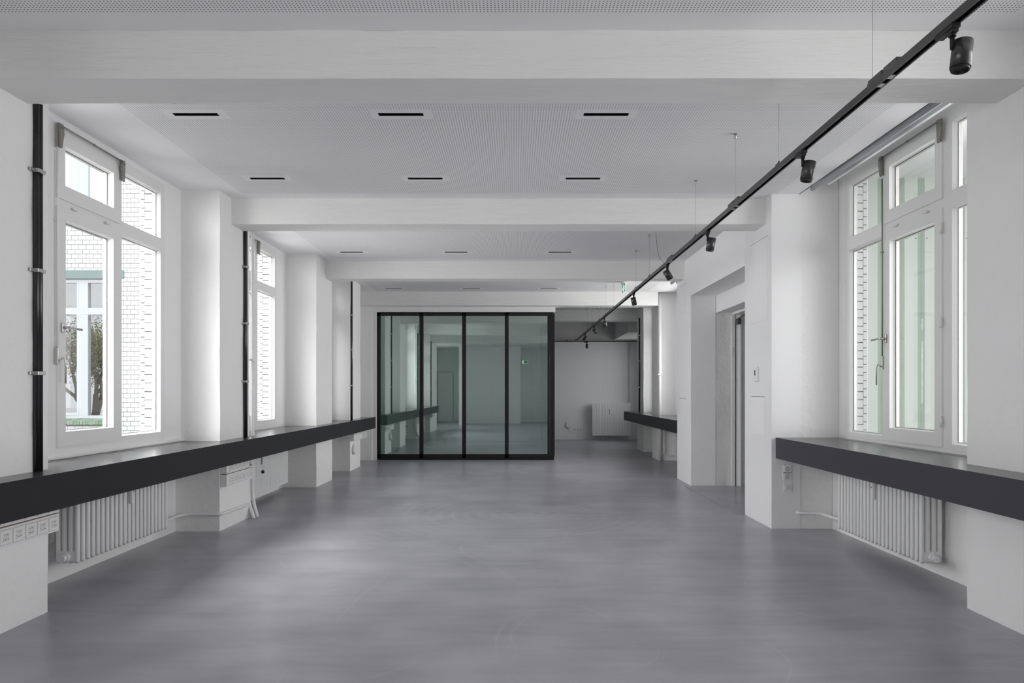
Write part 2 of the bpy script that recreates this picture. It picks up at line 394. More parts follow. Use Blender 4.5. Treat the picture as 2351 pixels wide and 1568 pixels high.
B('outer_run', 'wall', wl, (-3.6, -3.4, -4.0, 2.2, 0, Z(-.4)), (-3.6, -3.4, -4.0, 2.2, Z(1.8), ZROOF), (-3.6, -3.4, -4, -1.9, Z(-.4), Z(1.8)), (-3.6, -3.4, .9, 2.2, Z(-.4), Z(1.8)))
B('far_run', 'wall', wl, (-3.45, -2.72, 16.7, 18.7, 0, ZROOF), (-3.6, -3.34, 13.1, 18.9, 0, ZROOF))

# ------------------------------------------------------------------ right wall
wr = empty('wall_right', 'white right wall with window niches, wide portal and piers', 'wall', kind='structure')
XR, XRo = 3.06, 3.30
RB('pier', 'plaster', wr, (2.70, 3.2, 2.9, 4.10, 0, ZROOF), step=.06, amp=.003)
RB('pier', 'plaster', wr, (2.715, 3.2, 12.95, 13.6, 0, ZROOF), (2.775, 3.2, 14.84, 15.6, 0, ZROOF), step=.1, amp=.004)
B('portal_block', 'gloss_wall', wr, (2.42, 2.695, 6.48, 7.23, 0, ZROOF), r=.002)
RB('portal_flank', 'plaster', wr, (2.69, 3.32, 6.486, 7.23, 0, ZROOF), step=.08, amp=.002)
B('portal_block', 'wall', wr, (2.42, 2.765, 9.46, 10.25, 0, ZROOF), r=.004)
RB('portal_far_wall', 'plaster_rough', wr, (2.765, 5.1, 9.462, 10.25, 0, ZROOF), step=.06, amp=.010)
B('portal_header', 'wall', wr, (2.42, 2.77, 7.23, 9.46, Z(1.333), ZROOF))
B('lintel_panel', 'wall', wr, (2.77, 2.79, 7.231, 9.459, Z(1.094), Z(1.332)))
B('lintel_soffit', 'ceil', wr, (2.79, 5.1, 7.231, 9.459, Z(1.104), Z(1.332)))
B('passage_wall', 'wall', wr, (5.1, 5.2, 6.9, 9.9, 0, ZROOF), (3.32, 5.1, 6.9, 7.23, 0, ZROOF))
ZRB, ZRT = Z(-.402), Z(2.0)
RB('parapet', 'plaster', wr, (3.0, XRo, .9, 6.48, 0, ZRB-.03), step=.2, amp=.005)
B('sill_block', 'trim', wr, (3.057, XRo, .9, 6.48, ZRB-.06, ZRB-.0005))
B('lintel', 'wall', wr, (XR, XRo, .9, 6.48, ZRT, ZROOF+.1))
B('wall_block', 'wall', wr, (XR, 3.145, 6.367, 6.48, ZRB-.03, ZRT), (XR, XRo, 3.25, 4.16, ZRB-.03, ZRT), (XR, XRo, .9, 1.3, 0, ZROOF), (3.145, XRo, 6.42, 6.48, 0, ZRT))
B('rear_run', 'wall', wr, (2.9, 3.3, -4.0, -3.2, 0, ZROOF), (2.9, 3.3, -.4, .95, 0, ZROOF), (2.9, 3.3, -3.2, -.4, 0, Z(-.42)), (2.9, 3.3, -3.2, -.4, Z(1.83), ZROOF))
# far part of right wall
B('parapet', 'wall', wr, (3.02, XRo, 10.25, 15.7, 0, Z(-.42)), (3.02, XRo, 10.25, 15.7, Z(1.83), ZROOF), (3.42, 3.7, 15.6, 18.9, 0, Z(-.42)), (3.42, 3.7, 15.6, 18.9, Z(1.83), ZROOF), (3.30, 3.7, 15.6, 15.7, 0, ZROOF))
B('wall_block', 'wall', wr, (3.02, XRo, 12.7, 13.75, Z(-.42), Z(1.83)), (3.02, XRo, 14.75, 15.7, Z(-.42), Z(1.83)), (3.42, 3.7, 15.7, 16.2, Z(-.42), Z(1.83)), (3.42, 3.7, 18.0, 18.9, Z(-.42), Z(1.83)), (3.02, XRo, 10.25, 10.4, Z(-.42), Z(1.83)))
# access panels and thermostat on the portal wall
def apanel(y0, y1, z0, z1, lbl):
    e = empty('access_panel', lbl, 'access panel', 'flush access panels in the portal wall', loc=(2.42, y0, z0))
    g_ = .003
    L, T = y1-y0, z1-z0
    B('panel', 'wall', e, (-.0035, .01, 0, L, 0, T))
    B('joint', 'gap', e, (-.0006, .01, -g_, L+g_, T, T+g_*1.6))
    B('joint', 'plastic_in', e, (-.0006, .01, L, L+g_*.6, 0, T), (-.0006, .01, 0, L, -g_*.7, 0))
apanel(6.66, 7.03, Z(-.426), Z(-.047), 'flush white access panel below the thermostat beside the doorway')
apanel(6.58, 7.05, Z(.70), Z(1.50), 'flush white access panel high up, right of the doorway')
apanel(9.70, 10.10, Z(-.47), Z(-.09), 'flush white access panel low down, left of the doorway')
apanel(9.70, 10.10, Z(1.15), Z(1.54), 'flush white access panel high up, left of the doorway')
e = empty('thermostat', 'small white wall thermostat with dark display beside the doorway', 'thermostat', loc=(2.42, 6.86, Z(.18)))
B('body', 'plastic', e, (-.02, 0, -.05, .05, -.075, .075), r=.004)
B('display', 'metal_dark', e, (-.0215, -.019, .0, .03, -.012, .04))

# ------------------------------------------------------------------ back wall, wall behind the camera
wb = tag(RB('wall_back', 'wall', None, (-2.8, 3.7, 18.7, 18.9, 0, ZROOF), step=.3, amp=.003), 'grey-white far end wall with panel radiator', 'wall', kind='structure')
wf = empty('wall_front', 'white end wall behind the camera with a flush door', 'wall', kind='structure')
B('end_wall', 'wall', wf, (-3.6, 3.3, -4.05, -3.8, 0, ZROOF)); B('core_block', 'wall', wf, (-2.05, .1, -3.8, -2.2, 0, ZROOF))
B('post', 'plastic', wf, (-2.2, -2.05, -3.4, -.6, 0, ZROOF), (.1, .22, -3.4, -2.2, 0, ZROOF))
d2 = empty('door_2', 'flush pale door in the end wall behind the camera', 'door', kind='structure', loc=(-3.05, -3.8, 0))
B('door_leaf', 'ceil', d2, (-.33, .33, 0, .03, .01, 2.16)); B('door_frame', 'mark', d2, (-.345, -.33, 0, .035, 0, 2.18), (.33, .345, 0, .035, 0, 2.18), (-.345, .345, 0, .035, 2.16, 2.18))

# ------------------------------------------------------------------ windows
def pane_ring(bm, s, x0, x1, ya, yb, za, zb, w, wb_=None):
    wb_ = w if wb_ is None else wb_
    box(bm, x0, x1, ya, ya+w, za, zb); box(bm, x0, x1, yb-w, yb, za, zb)
    box(bm, x0, x1, ya+w, yb-w, za, za+wb_); box(bm, x0, x1, ya+w, yb-w, zb-w, zb)
def bead_ring(bm, xa, xb, ya, yb, za, zb, w):
    """splayed bead: outer rectangle at depth xa, inner rectangle (smaller by w) at depth xb"""
    o = [(xa, ya, za), (xa, yb, za), (xa, yb, zb), (xa, ya, zb)]
    i = [(xb, ya+w, za+w), (xb, yb-w, za+w), (xb, yb-w, zb-w), (xb, ya+w, zb-w)]
    O = [bm.verts.new(p) for p in o]; I = [bm.verts.new(p) for p in i]
    for k in range(4): bm.faces.new((O[k], O[(k+1) % 4], I[(k+1) % 4], I[k]))
def make_window(name, label, s, XF, f0, f1, lights, zs, hw_side=None, hinge=False, zopen=None):
    """lights: list of (y0,y1,kind) kind 'fix' or 'sash' ; zs=(zb,l0,l1,u0,u1,zt) relative to eye level. y spans are the openings."""
    zb, l0, l1, u0, u1, zt = [Z(q) for q in zs]
    w = empty(name, label, 'window', kind='structure', loc=(s*XF, 0, 0))
    bm = bmesh.new(); D = s*.075
    ys = [f0]+[q for l in lights for q in l[:2]]+[f1]
    for i in range(0, len(ys), 2): box(bm, 0, D, ys[i], ys[i+1], zb, zt)       # stiles and mullions
    for a, b_, k_ in lights:
        box(bm, 0, D, a, b_, zb, l0); box(bm, 0, D, a, b_, l1, u0); box(bm, 0, D, a, b_, u1, zt)
    link('window_frame', bm, 'trim', w)
    for a, b_, k_ in lights:
        for za, zc in ((l0, l1), (u0, u1)):
            if k_ == 'sash':
                e_ = .028; fw = .075 if za == l0 else .07
                sh = bmesh.new()
                pane_ring(sh, s, -s*.014, D*.9, a-e_, b_+e_, za-e_, zc+e_-.008, fw+e_-.02, fw+e_)
                so = link('sash', sh, 'trim', w)
                ga, gb, gz0, gz1 = a+fw-.02, b_-fw+.02, za+fw, zc-fw+.012
                r_ = bmesh.new(); bead_ring(r_, -s*.014, s*.03, ga-.006, gb+.006, gz0-.006, gz1+.006, .010)
                link('bead', r_, 'trim', so)
                gl = B('pane', 'glass', so, (s*.031, s*.035, ga-.004, gb+.004, gz0-.004, gz1+.004))
                hs = bmesh.new()   # shadow gap round the sash and spacer bar
                pane_ring(hs, s, s*.036, s*.058, ga+.002, gb-.002, gz0+.002, gz1-.002, .008)
                link('spacer_bar', hs, 'steel', so)
            else:
                r_ = bmesh.new(); bead_ring(r_, -s*.001, s*.03, a, b_, za, zc, .012)
                so = link('bead', r_, 'trim', w)
                B('pane', 'glass', so, (s*.031, s*.035, a, b_, za, zc))
                hs = bmesh.new(); pane_ring(hs, s, s*.036, s*.058, a+.008, b_-.008, za+.008, zc-.008, .008)
                link('spacer_bar', hs, 'steel', so)
    if hw_side is not None:
        sa = [l for l in lights if l[2] == 'sash'][0]; a, b_ = sa[0]-.028, sa[1]+.028
        yh = a+.03 if hw_side < 0 else b_-.03; dr = 1 if hw_side < 0 else 1
        # lever handle on the sash stile
        hd = bmesh.new(); zh = Z(.44)
        yy = a+.045 if hw_side < 0 else b_-.035
        bbox(hd, -s*.026, -s*.014, yy-.014, yy+.014, zh-.035, zh+.035, r=.005)
        cyl(hd, (-s*.026, yy, zh), (-s*.065, yy, zh), .009, seg=10)
        tube(hd, [(-s*.065, yy, zh), (-s*.068, yy+.02, zh), (-s*.068, yy+.125, zh-.004)], .009, seg=8)
        link('handle', hd, 'steel', w)
        # fanlight opener: brackets, cross rod, drop rod, lever
        zt_ = zt-.012 if zopen is None else Z(zopen)
        for nm, yb_ in (('bracket', a-.006), ('bracket', b_+.004)):
            br = bmesh.new()
            bbox(br, -s*.030, -s*.014, yb_-.010, yb_+.010, zt_-.165, zt_-.002, r=.004)
            # forged arm, wide at the shoulder and tapering to a rounded toe
            prof = [(yb_-.012, zt_-.008), (yb_+.02, zt_-.012), (yb_+.030, zt_-.075), (yb_+.022, zt_-.092), (yb_+.008, zt_-.168), (yb_-.001, zt_-.175), (yb_-.007, zt_-.165), (yb_-.012, zt_-.08)]
            if hw_side < 0 and yb_ > (a+b_)/2 or hw_side > 0 and yb_ < (a+b_)/2: prof = [(2*yb_-p+.004, q) for p, q in prof]
            sweep(br, prof, 'x', -s*.032, -s*.046)
            cyl(br, (-s*.046, yb_+.004, zt_-.035), (-s*.052, yb_+.004, zt_-.035), .006, seg=8)
            link(nm, br, 'oldmetal', w)
        rd = bmesh.new(); cyl(rd, (-s*.034, a, zt_-.018), (-s*.034, b_, zt_-.018), .006, seg=8)
        cyl(rd, (-s*.034, (a+b_)/2, zt_-.018), (-s*.034, (a+b_)/2+.012, zt_-.018), .009, seg=8)
        link('cross_rod', rd, 'oldmetal', w)
        yr = a-.012 if hw_side < 0 else b_+.010
        dr_ = bmesh.new(); tube(dr_, [(-s*.024, yr, zt_-.19), (-s*.022, yr, Z(1.1)), (-s*.022, yr, Z(.30))], .0055, seg=8)
        cyl(dr_, (-s*.0, yr-.012, Z(1.16)), (-s*.03, yr+.012, Z(1.16)), .006, seg=6)
        link('drop_rod', dr_, 'pipe' if hw_side < 0 else 'oldmetal', w)
        lv = bmesh.new(); bbox(lv, -s*.028, 0, yr-.007, yr+.009, Z(.19), Z(.30), r=.003)
        dy = .03 if hw_side < 0 else -.03*-1
        tube(lv, [(-s*.03, yr, Z(.21)), (-s*.05, yr+dy*.6, Z(.235)), (-s*.055, yr+dy, Z(.20)), (-s*.055, yr+dy, Z(.06))], .006, seg=8)
        link('lever', lv, 'steel', w)
        hb = bmesh.new()
        for q in (.25, .78): bbox(hb, -s*.026, -s*.012, a+(b_-a)*q-.03, a+(b_-a)*q+.03, l1+.028, l1+.046, r=.005)
        link('catch', hb, 'trim', w)
        if hinge:
            ye = a-.002 if hw_side > 0 else b_+.002
            for zq in (1.17, .50, -.21):
                hb = bmesh.new(); cyl(hb, (-s*.02, ye, Z(zq)-.04), (-s*.02, ye, Z(zq)+.04), .010, seg=10); link('hinge', hb, 'trim', w)
    return w
ZL = (-.42, -.345, 1.243, 1.345, 1.745, 1.83)
make_window('window_1', 'nearest left window, white frame, view of white glazed brick', -1, 3.10, 4.05, 6.067,
            [(4.12, 4.50, 'fix'), (4.655, 5.325, 'sash'), (5.401, 5.995, 'fix')], ZL, hw_side=-1)
make_window('window_2', 'second left window behind white vertical pipes', -1, 3.10, 7.10, 8.91,
            [(7.16, 7.42, 'fix'), (7.50, 8.17, 'sash'), (8.246, 8.84, 'fix')], ZL, hw_side=-1)
make_window('window_3', 'narrow third left window hidden behind the far pier', -1, 3.10, 10.13, 11.02, [(10.2, 10.95, 'sash')], ZL)
ZRr = (-.402, -.365, 1.300, 1.415, 1.90, 2.0)
make_window('window_4', 'large right window looking on pale green cladding', 1, 3.06, 4.16, 6.367,
            [(4.24, 4.805, 'fix'), (4.93, 5.640, 'sash'), (5.710, 6.284, 'fix')], ZRr, hw_side=1, hinge=True, zopen=1.955)
# windows of the further bays and beside the camera
def plain_window(name, label, s, XF, f0, f1, n=2):
    z = ZL; st = (f1-f0-.06)/n
    make_window(name, label, s, XF, f0, f1, [(f0+.06+i*st, f0+i*st+st, 'fix') for i in range(n)], z)
plain_window('window_5', 'right window beyond the doorway portal', 1, 3.03, 10.4, 12.7, 3)
plain_window('window_6', 'narrow right window between the two far piers', 1, 3.03, 13.75, 14.75, 1)
plain_window('window_7', 'farthest right window beside the end wall', 1, 3.44, 16.2, 18.0, 2)
plain_window('window_8', 'right window beside the camera position', 1, 3.06, 1.3, 3.25, 3)
plain_window('added_window_9', 'added left window behind the camera position, letting in light', -1, 3.42, -1.9, .9, 3)  # unseen window, put in to light the front floor
bpy.data.objects['added_window_9'].location.x = -3.42

plain_window('added_window_10', 'added right window behind the camera position, letting in light', 1, 2.92, -3.2, -.4, 3)  # unseen opening, put in to brighten the nearest beam
# sills along the window feet
tag(B('trim_1', 'trim', None, (-3.10, -3.06, 4.03, 6.36, Z(-.452), Z(-.43)), r=.006), 'white rounded strip under the left window', 'trim', kind='structure')

# ------------------------------------------------------------------ outer brick jambs (window_1, window_2, window_4)
pitch = .0765
def jamb(s, yj, xin, xmid, xout, z0, z1, lbl, mt='mortar_dark'):
    e = empty('brick_reveal', lbl, 'brickwork', kind='structure', loc=(0, yj, 0))
    B('mortar_bed', mt, e, (s*xin, s*xout, .012, .03, Z(z0)-.05, Z(z1)+.05))
    a = bmesh.new(); bbox(a, s*xin, s*(xmid), 0, .02, 0, pitch-.0075, r=.002, seg=1)
    b_ = bmesh.new(); bbox(b_, s*(xmid+.001), s*xout, -.002, .02, 0, pitch-.0075, r=.002, seg=1)
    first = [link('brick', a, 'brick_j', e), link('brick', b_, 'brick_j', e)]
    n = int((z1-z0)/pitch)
    for k in range(n):
        for q in (0, 1):
            zz = Z(z0)+k*pitch+(0 if q == 0 else pitch*.33)+random.uniform(-.0012, .0012)
            if k == 0: first[q].location = (0, 0, zz)
            else: inst(first[q], e, (random.uniform(-.001, .001), random.uniform(-.0015, .0015), zz))
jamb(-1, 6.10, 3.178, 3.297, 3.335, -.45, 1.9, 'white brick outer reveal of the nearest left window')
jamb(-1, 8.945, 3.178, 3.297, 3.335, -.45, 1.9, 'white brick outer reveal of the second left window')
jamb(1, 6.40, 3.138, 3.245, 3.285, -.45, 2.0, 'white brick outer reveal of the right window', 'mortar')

# ------------------------------------------------------------------ wing of the building outside, left
YW = 11.3
def wx(px): return (px-1183)*YW/1575
def wz(py): return Z((900.5-py)*YW/1575)
ww = empty('courtyard_wing', 'white glazed brick wing across the courtyard outside the left window', 'building', kind='structure')
wx0, wx1 = -10.2, wx(274)          # window opening
zs1, zl1 = wz(961), wz(641)        # lower opening
zs2, zl2 = wz(497), wz(300)        # upper opening
ZT = wz(40)
B('wall_core', 'mortar', ww, (wx1, -3.36, YW, YW+.3, -1.3, ZT), (-12, wx1, YW, YW+.3, -1.3, zs1-.09), (-12, wx1, YW, YW+.3, zl1, zs2), (-12, wx1, YW, YW+.3, zl2, ZT), (-12, wx0, YW, YW+.3, -1.3, ZT))
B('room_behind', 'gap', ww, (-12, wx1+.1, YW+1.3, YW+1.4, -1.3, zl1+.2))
bw, bh = .1225, .0765
proto = bmesh.new(); bbox(proto, 0, bw-.008, -.008, .02, 0, bh-.008, r=.002, seg=1)
bk = link('brick', proto, 'brick', ww); first = True
rest = bmesh.new(); cnt = 0
z = -1.25; row = 0
while z < ZT-.1:
    x = -10.0+(bw/2 if row % 2 else 0)
    while x < -3.5:
        xc, zc = x+bw/2, z+bh/2
        inwin = x+bw > wx0 and xc < wx1 and (zs1-.10 < zc < zl1+.08 or zs2-.01 < zc < zl2)
        if not inwin:
            px, py = 1183+1575*xc/YW, 900.5-(zc-H)*1575/YW
            vis = (136 < px < 268 and 500 < py < 625) or (136 < px < 268 and 985 < py < 1012) or (272 < px < 327 and 405 < py < 1015)
            jy = random.uniform(-.002, .001)
            if vis and cnt < 298:
                cnt += 1
                if first: bk.location = (x, YW+jy, z); first = False
                else: inst(bk, ww, (x, YW+jy, z))
            else: box(rest, x, x+bw-.008, YW-.008+jy, YW+.02, z, z+bh-.008)
        x += bw
    z += bh; row += 1
o = link('brick_field', rest, 'brick', ww); o['kind'] = 'stuff'
B('steel_lintel', 'teal', ww, (wx0, wx(286), YW-.03, YW+.1, wz(640), wz(621)))
# pale blue windows of the wing
def wingwin(zb, zt, ztr, blind, nm):
    e = bpy.data.objects.new(nm, None); COL.objects.link(e); e.parent = ww
    bm = bmesh.new(); y0, y1 = YW+.05, YW+.11
    xm = [wx(177), wx(198)]
    box(bm, wx0, wx1, y0, y1, zb, zb+.05); box(bm, wx0, wx1, y0, y1, zt-.05, zt)
    box(bm, xm[0], xm[1], y0-.005, y1+.005, zb+.002, zt-.002); box(bm, wx1-.06, wx1, y0-.004, y1+.004, zb+.001, zt-.001)
    box(bm, wx0, wx1, y0-.012, y1, ztr-.055, ztr+.055)
    x = xm[0]-1.35
    while x > wx0: box(bm, x, x+.15, y0-.005, y1+.005, zb+.002, zt-.002); x -= 1.5
    link('window_frame', bm, 'paleblue', e)
    B('sash', 'paleblue', e, (xm[1]-1.35, xm[0]-.031, y0-.009, y1, zb+.051, zb+.10), (xm[0]-.03, xm[0], y0-.01, y1, zb+.05, zt-.05))
    B('pane', 'glass' if blind else 'wingglass', e, (wx0, wx1, YW+.085, YW+.09, zb, zt))
    if blind: B('blind', 'blindwhite', e, (wx0, wx1, YW+.10, YW+.11, zb, zt))
wingwin(zs1, zl1, wz(714), False, 'lower_window')
wingwin(zs2, zl2, wz(460), True, 'upper_window')
# green sill tiles
tp = bmesh.new(); th = .052
sweep(tp, [(-.10, -.095), (.02, -.095), (.06, .0), (-.095, -.03)], 'x', 0, th-.005)
t0 = link('tile', tp, 'tile', ww); x = wx1-.02; k = 0
while x > -8.2:
    x -= th
    if k == 0: t0.location = (x, YW, zs1)
    else: inst(t0, ww, (x, YW+random.uniform(-.003, .003), zs1+random.uniform(-.003, .003)))
    k += 1
# tree in the courtyard, mirrored by the wing's panes
tr = empty('tree', 'olive-leaved tree in the courtyard mirrored in the wing windows', 'tree', loc=(-13.2, 1.5, -1.3))
bm = bmesh.new(); tips = []
def branch(p, d, l, r, dep):
    q = p+d*l; mid = (p+q)/2+Vector([random.uniform(-.08, .08)*l for _ in range(3)])
    tube(bm, [p, mid, q], r, seg=5)
    if dep > 2: tips.append(q)
    if dep == 5: return
    for _ in range(3):
        nd = (d+Vector((random.uniform(-.8, .8), random.uniform(-.8, .8), random.uniform(-.3, .7)))).normalized()
        branch(q, nd, l*random.uniform(.62, .82), r*.6, dep+1)
branch(Vector((0, 0, 0)), Vector((.05, 0, 1)), 1.5, .14, 0)
link('trunk', bm, 'bark', tr)
bm = bmesh.new()
for t_ in tips:
    for _ in range(46):
        c = t_+Vector([random.gauss(0, .35) for _ in range(3)]); a = Vector([random.uniform(-1, 1) for _ in range(3)]).normalized()*.038; b_ = a.orthogonal().normalized()*.017
        bm.faces.new([bm.verts.new(c+v) for v in (-a, -b_, a, b_)])
o = link('foliage', bm, 'leaf', tr); o['kind'] = 'stuff'

# ------------------------------------------------------------------ green cladding outside, right
YG = 6.83
gc = empty('cladding_wall', 'pale green ribbed metal cladding wall outside the right window', 'wall', kind='structure', loc=(0, YG, 0))
ribp = 46*YG/1575; rib0 = (2069-1183)*YG/1575
B('backing', 'clad_rib', gc, (3.31, 5.3, .042, .055, -1.3, 4.2))
sp = bmesh.new(); sweep(sp, [(0, .042), (.012, 0), (ribp-.058, 0), (ribp-.046, .042)], 'z', 0, 5.5)
s0 = link('cladding_sheet', sp, 'clad', gc); k = 0
x = rib0+.023-ribp*6
while x < 5.1:
    if x > 3.30:
        if k == 0: s0.location = (x, 0, -1.3)
        else: inst(s0, gc, (x, 0, -1.3))
        k += 1
    x += ribp
bt = bmesh.new(); cyl(bt, (0, -.004, 0), (0, .001, 0), .006, seg=6); b0 = link('bolt', bt, 'metal_dark', gc); k = 0
x = rib0+.0
while x < 5:
    for dx in (.055, .145):
        zz = Z((900.5-547)*YG/1575)
        if k == 0: b0.location = (x+dx, 0, zz)
        else: inst(b0, gc, (x+dx, 0, zz))
        k += 1
    x += ribp

# ------------------------------------------------------------------ glass partition box
YB = 13.05
gb = empty('glass_partition', 'black framed glass partition with four green tinted panes', 'partition', loc=(0, YB, 0))
def bx(px): return (px-1183)*YB/1575
def bz(py): return Z((900.5-py)*YB/1575)
xL, xR_ = bx(865.5), bx(1273.5); zt, zb = bz(717), bz(1054.5)
B('top_rail', 'black', gb, (xL, bx(1271), 0, .06, bz(725), zt), r=.003)
B('bottom_rail', 'black', gb, (bx(867), bx(1257), 0, .06, bz(1052), bz(1042.5)), (bx(867), bx(1272), .012, .06, 0, bz(1045)), r=.003)
B('post', 'black', gb, (xL, bx(873.5), 0, .06, 0.0, zt), r=.003)
for a, b_ in ((962.8, 971.8), (1060.8, 1069.8), (1158.8, 1167.8)):
    c = (bx(a)+bx(b_))/2
    bm = bmesh.new(); bbox(bm, bx(a), c-.0015, 0, .06, .03, zt-.002, r=.002); bbox(bm, c+.0015, bx(b_), 0, .06, .03, zt-.002, r=.002); box(bm, bx(a)+.004, bx(b_)-.004, .01, .05, .03, zt-.002)
    link('post', bm, 'black', gb)
B('corner_post', 'black', gb, (bx(1257), bx(1262), 0, .06, .03, bz(725)), (bx(1262.6), xR_, -.01, .07, .07, bz(720)), r=.003)
for a, b_ in ((873, 963), (971.5, 1061), (1069.5, 1159), (1167.5, 1257.5)):
    B('pane', 'boxglass', gb, (bx(a), bx(b_), .025, .033, bz(1043), bz(724.5)))
# side of the box (towards the far passage)
xs_ = bx(1262)
for k, yy in enumerate((1.15, 2.3, 3.45)):
    B('side_post', 'black', gb, (xs_-.05, xs_+.03, yy, yy+.07, 0, zt), r=.003)
B('side_rail', 'black', gb, (xs_-.05, xs_+.03, .07, 3.5, zt-.07, zt), (xs_-.05, xs_+.03, .07, 3.5, 0, .08))
for k, yy in enumerate((.07, 1.22, 2.37)): B('side_pane', 'boxglass', gb, (xs_-.01, xs_, yy, yy+1.08, .08, zt-.07))
hd_ = bmesh.new(); tube(hd_, [(xs_-.05, 1.05, 1.02), (xs_-.11, 1.05, 1.02), (xs_-.11, .92, 1.02)], .01, seg=8); link('door_handle', hd_, 'steel', gb)
wp = empty('wall_box', 'white walls and header enclosing the glass partition room', 'wall', kind='structure')
B('header', 'wall', wp, (-2.72, bx(1275), YB-.012, YB+.10, bz(716.5), bz(702)))
B('side_infill', 'wall', wp, (-3.1, xL-.003, YB-.005, YB+.1, 0, ZC))
B('jamb_strip', 'trim', wp, (xL-.045, xL-.006, YB-.011, YB-.0055, 0, bz(717)))
B('inner_wall', 'wall', wp, (-2.8, -2.66, YB+.1, 16.75, 0, ZC))
B('rear_wall', 'wall', wp, (-2.8, xs_+.03, 16.65, 16.8, 0, ZC))
B('box_ceiling', 'ceil', wp, (-2.8, xs_+.03, YB+.1, 16.8, bz(716), bz(716)+.05))
d3 = empty('door_3', 'tall flush white door in the rear wall of the glass room', 'door', kind='structure', loc=(-.1, 16.65, 0))
B('door_leaf', 'wall', d3, (-.44, .44, -.025, 0, .10, 2.42)); B('door_frame', 'gap', d3, (-.452, .452, -.012, 0, .085, .10), (-.452, .452, -.012, 0, 2.42, 2.44))
B('casing', 'trim', d3, (-.52, -.452, -.02, 0, 0, 2.50), (.452, .52, -.02, 0, 0, 2.50), (-.452, .452, -.02, 0, 2.44, 2.50))

# ------------------------------------------------------------------ benches
def bench(name, label, s, xf, xb, zt_, zb_, y0, y1, seams, mats, slots, back_pieces, notch=None):
    e = empty(name, label, 'bench')
    pts = [y0]+seams+[y1]
    for a, b_ in zip(pts, pts[1:]):
        B('front_panel', mats, e, (s*xf, s*(xf+.03), a+.0006, b_-.0006, zb_, zt_-.0305), (s*xf, s*(xf+.0035), a+.0006, b_-.0006, zt_-.0305, zt_-.0004))
        xt = xf+.0036
        if notch and a < notch[0] < b_:
            B('top_board', 'bench_top', e, (s*xt, s*notch[2], a+.0006, b_-.0006, zt_-.03, zt_), (s*notch[2], s*(xf+.30), a+.0006, notch[0], zt_-.03, zt_), (s*notch[2], s*(xf+.30), notch[1], b_-.0006, zt_-.03, zt_))
        else: B('top_board', 'bench_top', e, (s*xt, s*(xf+.30), a+.0006, b_-.0006, zt_-.03, zt_))
    for a, b_, xx in back_pieces:
        # board running deep into the niche, with slots left open above the radiator
        sl = [q for q in slots if a < q[0] < b_]; bm = bmesh.new()
        ya = a; x0, x1 = xf+.30, xx; sw = .012; xs0 = xx-.10
        box(bm, s*x0, s*xs0, a, b_, zt_-.03, zt_); box(bm, s*(xs0+sw), s*x1, a, b_, zt_-.03, zt_)
        for q0, q1 in sl:
            box(bm, s*xs0, s*(xs0+sw), ya, q0, zt_-.03, zt_); ya = q1
        box(bm, s*xs0, s*(xs0+sw), ya, b_, zt_-.03, zt_)
        link('niche_board', bm, 'bench_top', e)
        for q0, q1 in sl: B('slot_shade', 'gap', e, (s*(xs0-.002), s*(xs0+sw+.002), q0, q1, zt_-.05, zt_-.031))  # dark sheet under each slot, painted in place of the shade below
    for ya in (y0, y1-.03): B('end_panel', mats, e, (s*(xf+.031), s*(xf+.12), ya, ya+.03, zb_, zt_-.031))
    return e
bench('window_bench', 'long dark bench shelf running under the left windows', -1, 2.55, 3.1, Z(-.452), Z(-.655), 3.3, 12.52, [4.12, 7.30, 9.58, 11.5], 'bench',
      [(4.35, 4.72), (5.0, 5.38), (5.62, 6.02), (7.4, 7.8), (8.0, 8.4)],
      [(4.035, 6.355, 3.085), (7.18, 9.305, 3.085), (10.105, 11.205, 3.085), (11.955, 12.52, 3.0)], notch=(7.09, 7.18, 2.71))
bench('window_bench', 'dark grey bench shelf under the right window', 1, 2.46, 3.0, Z(-.428), Z(-.623), 1.0, 6.478, [2.9], 'bench_lit',
      [(4.45, 4.95), (5.05, 5.55), (5.7, 6.15)], [(4.105, 6.478, 3.055)])
bench('window_bench', 'short dark bench shelf on the right beyond the doorway', 1, 2.44, 3.0, Z(-.428), Z(-.623), 10.255, 15.4, [12.0, 13.8], 'bench', [],
      [(10.255, 12.945, 3.02), (13.605, 14.835, 3.02)])

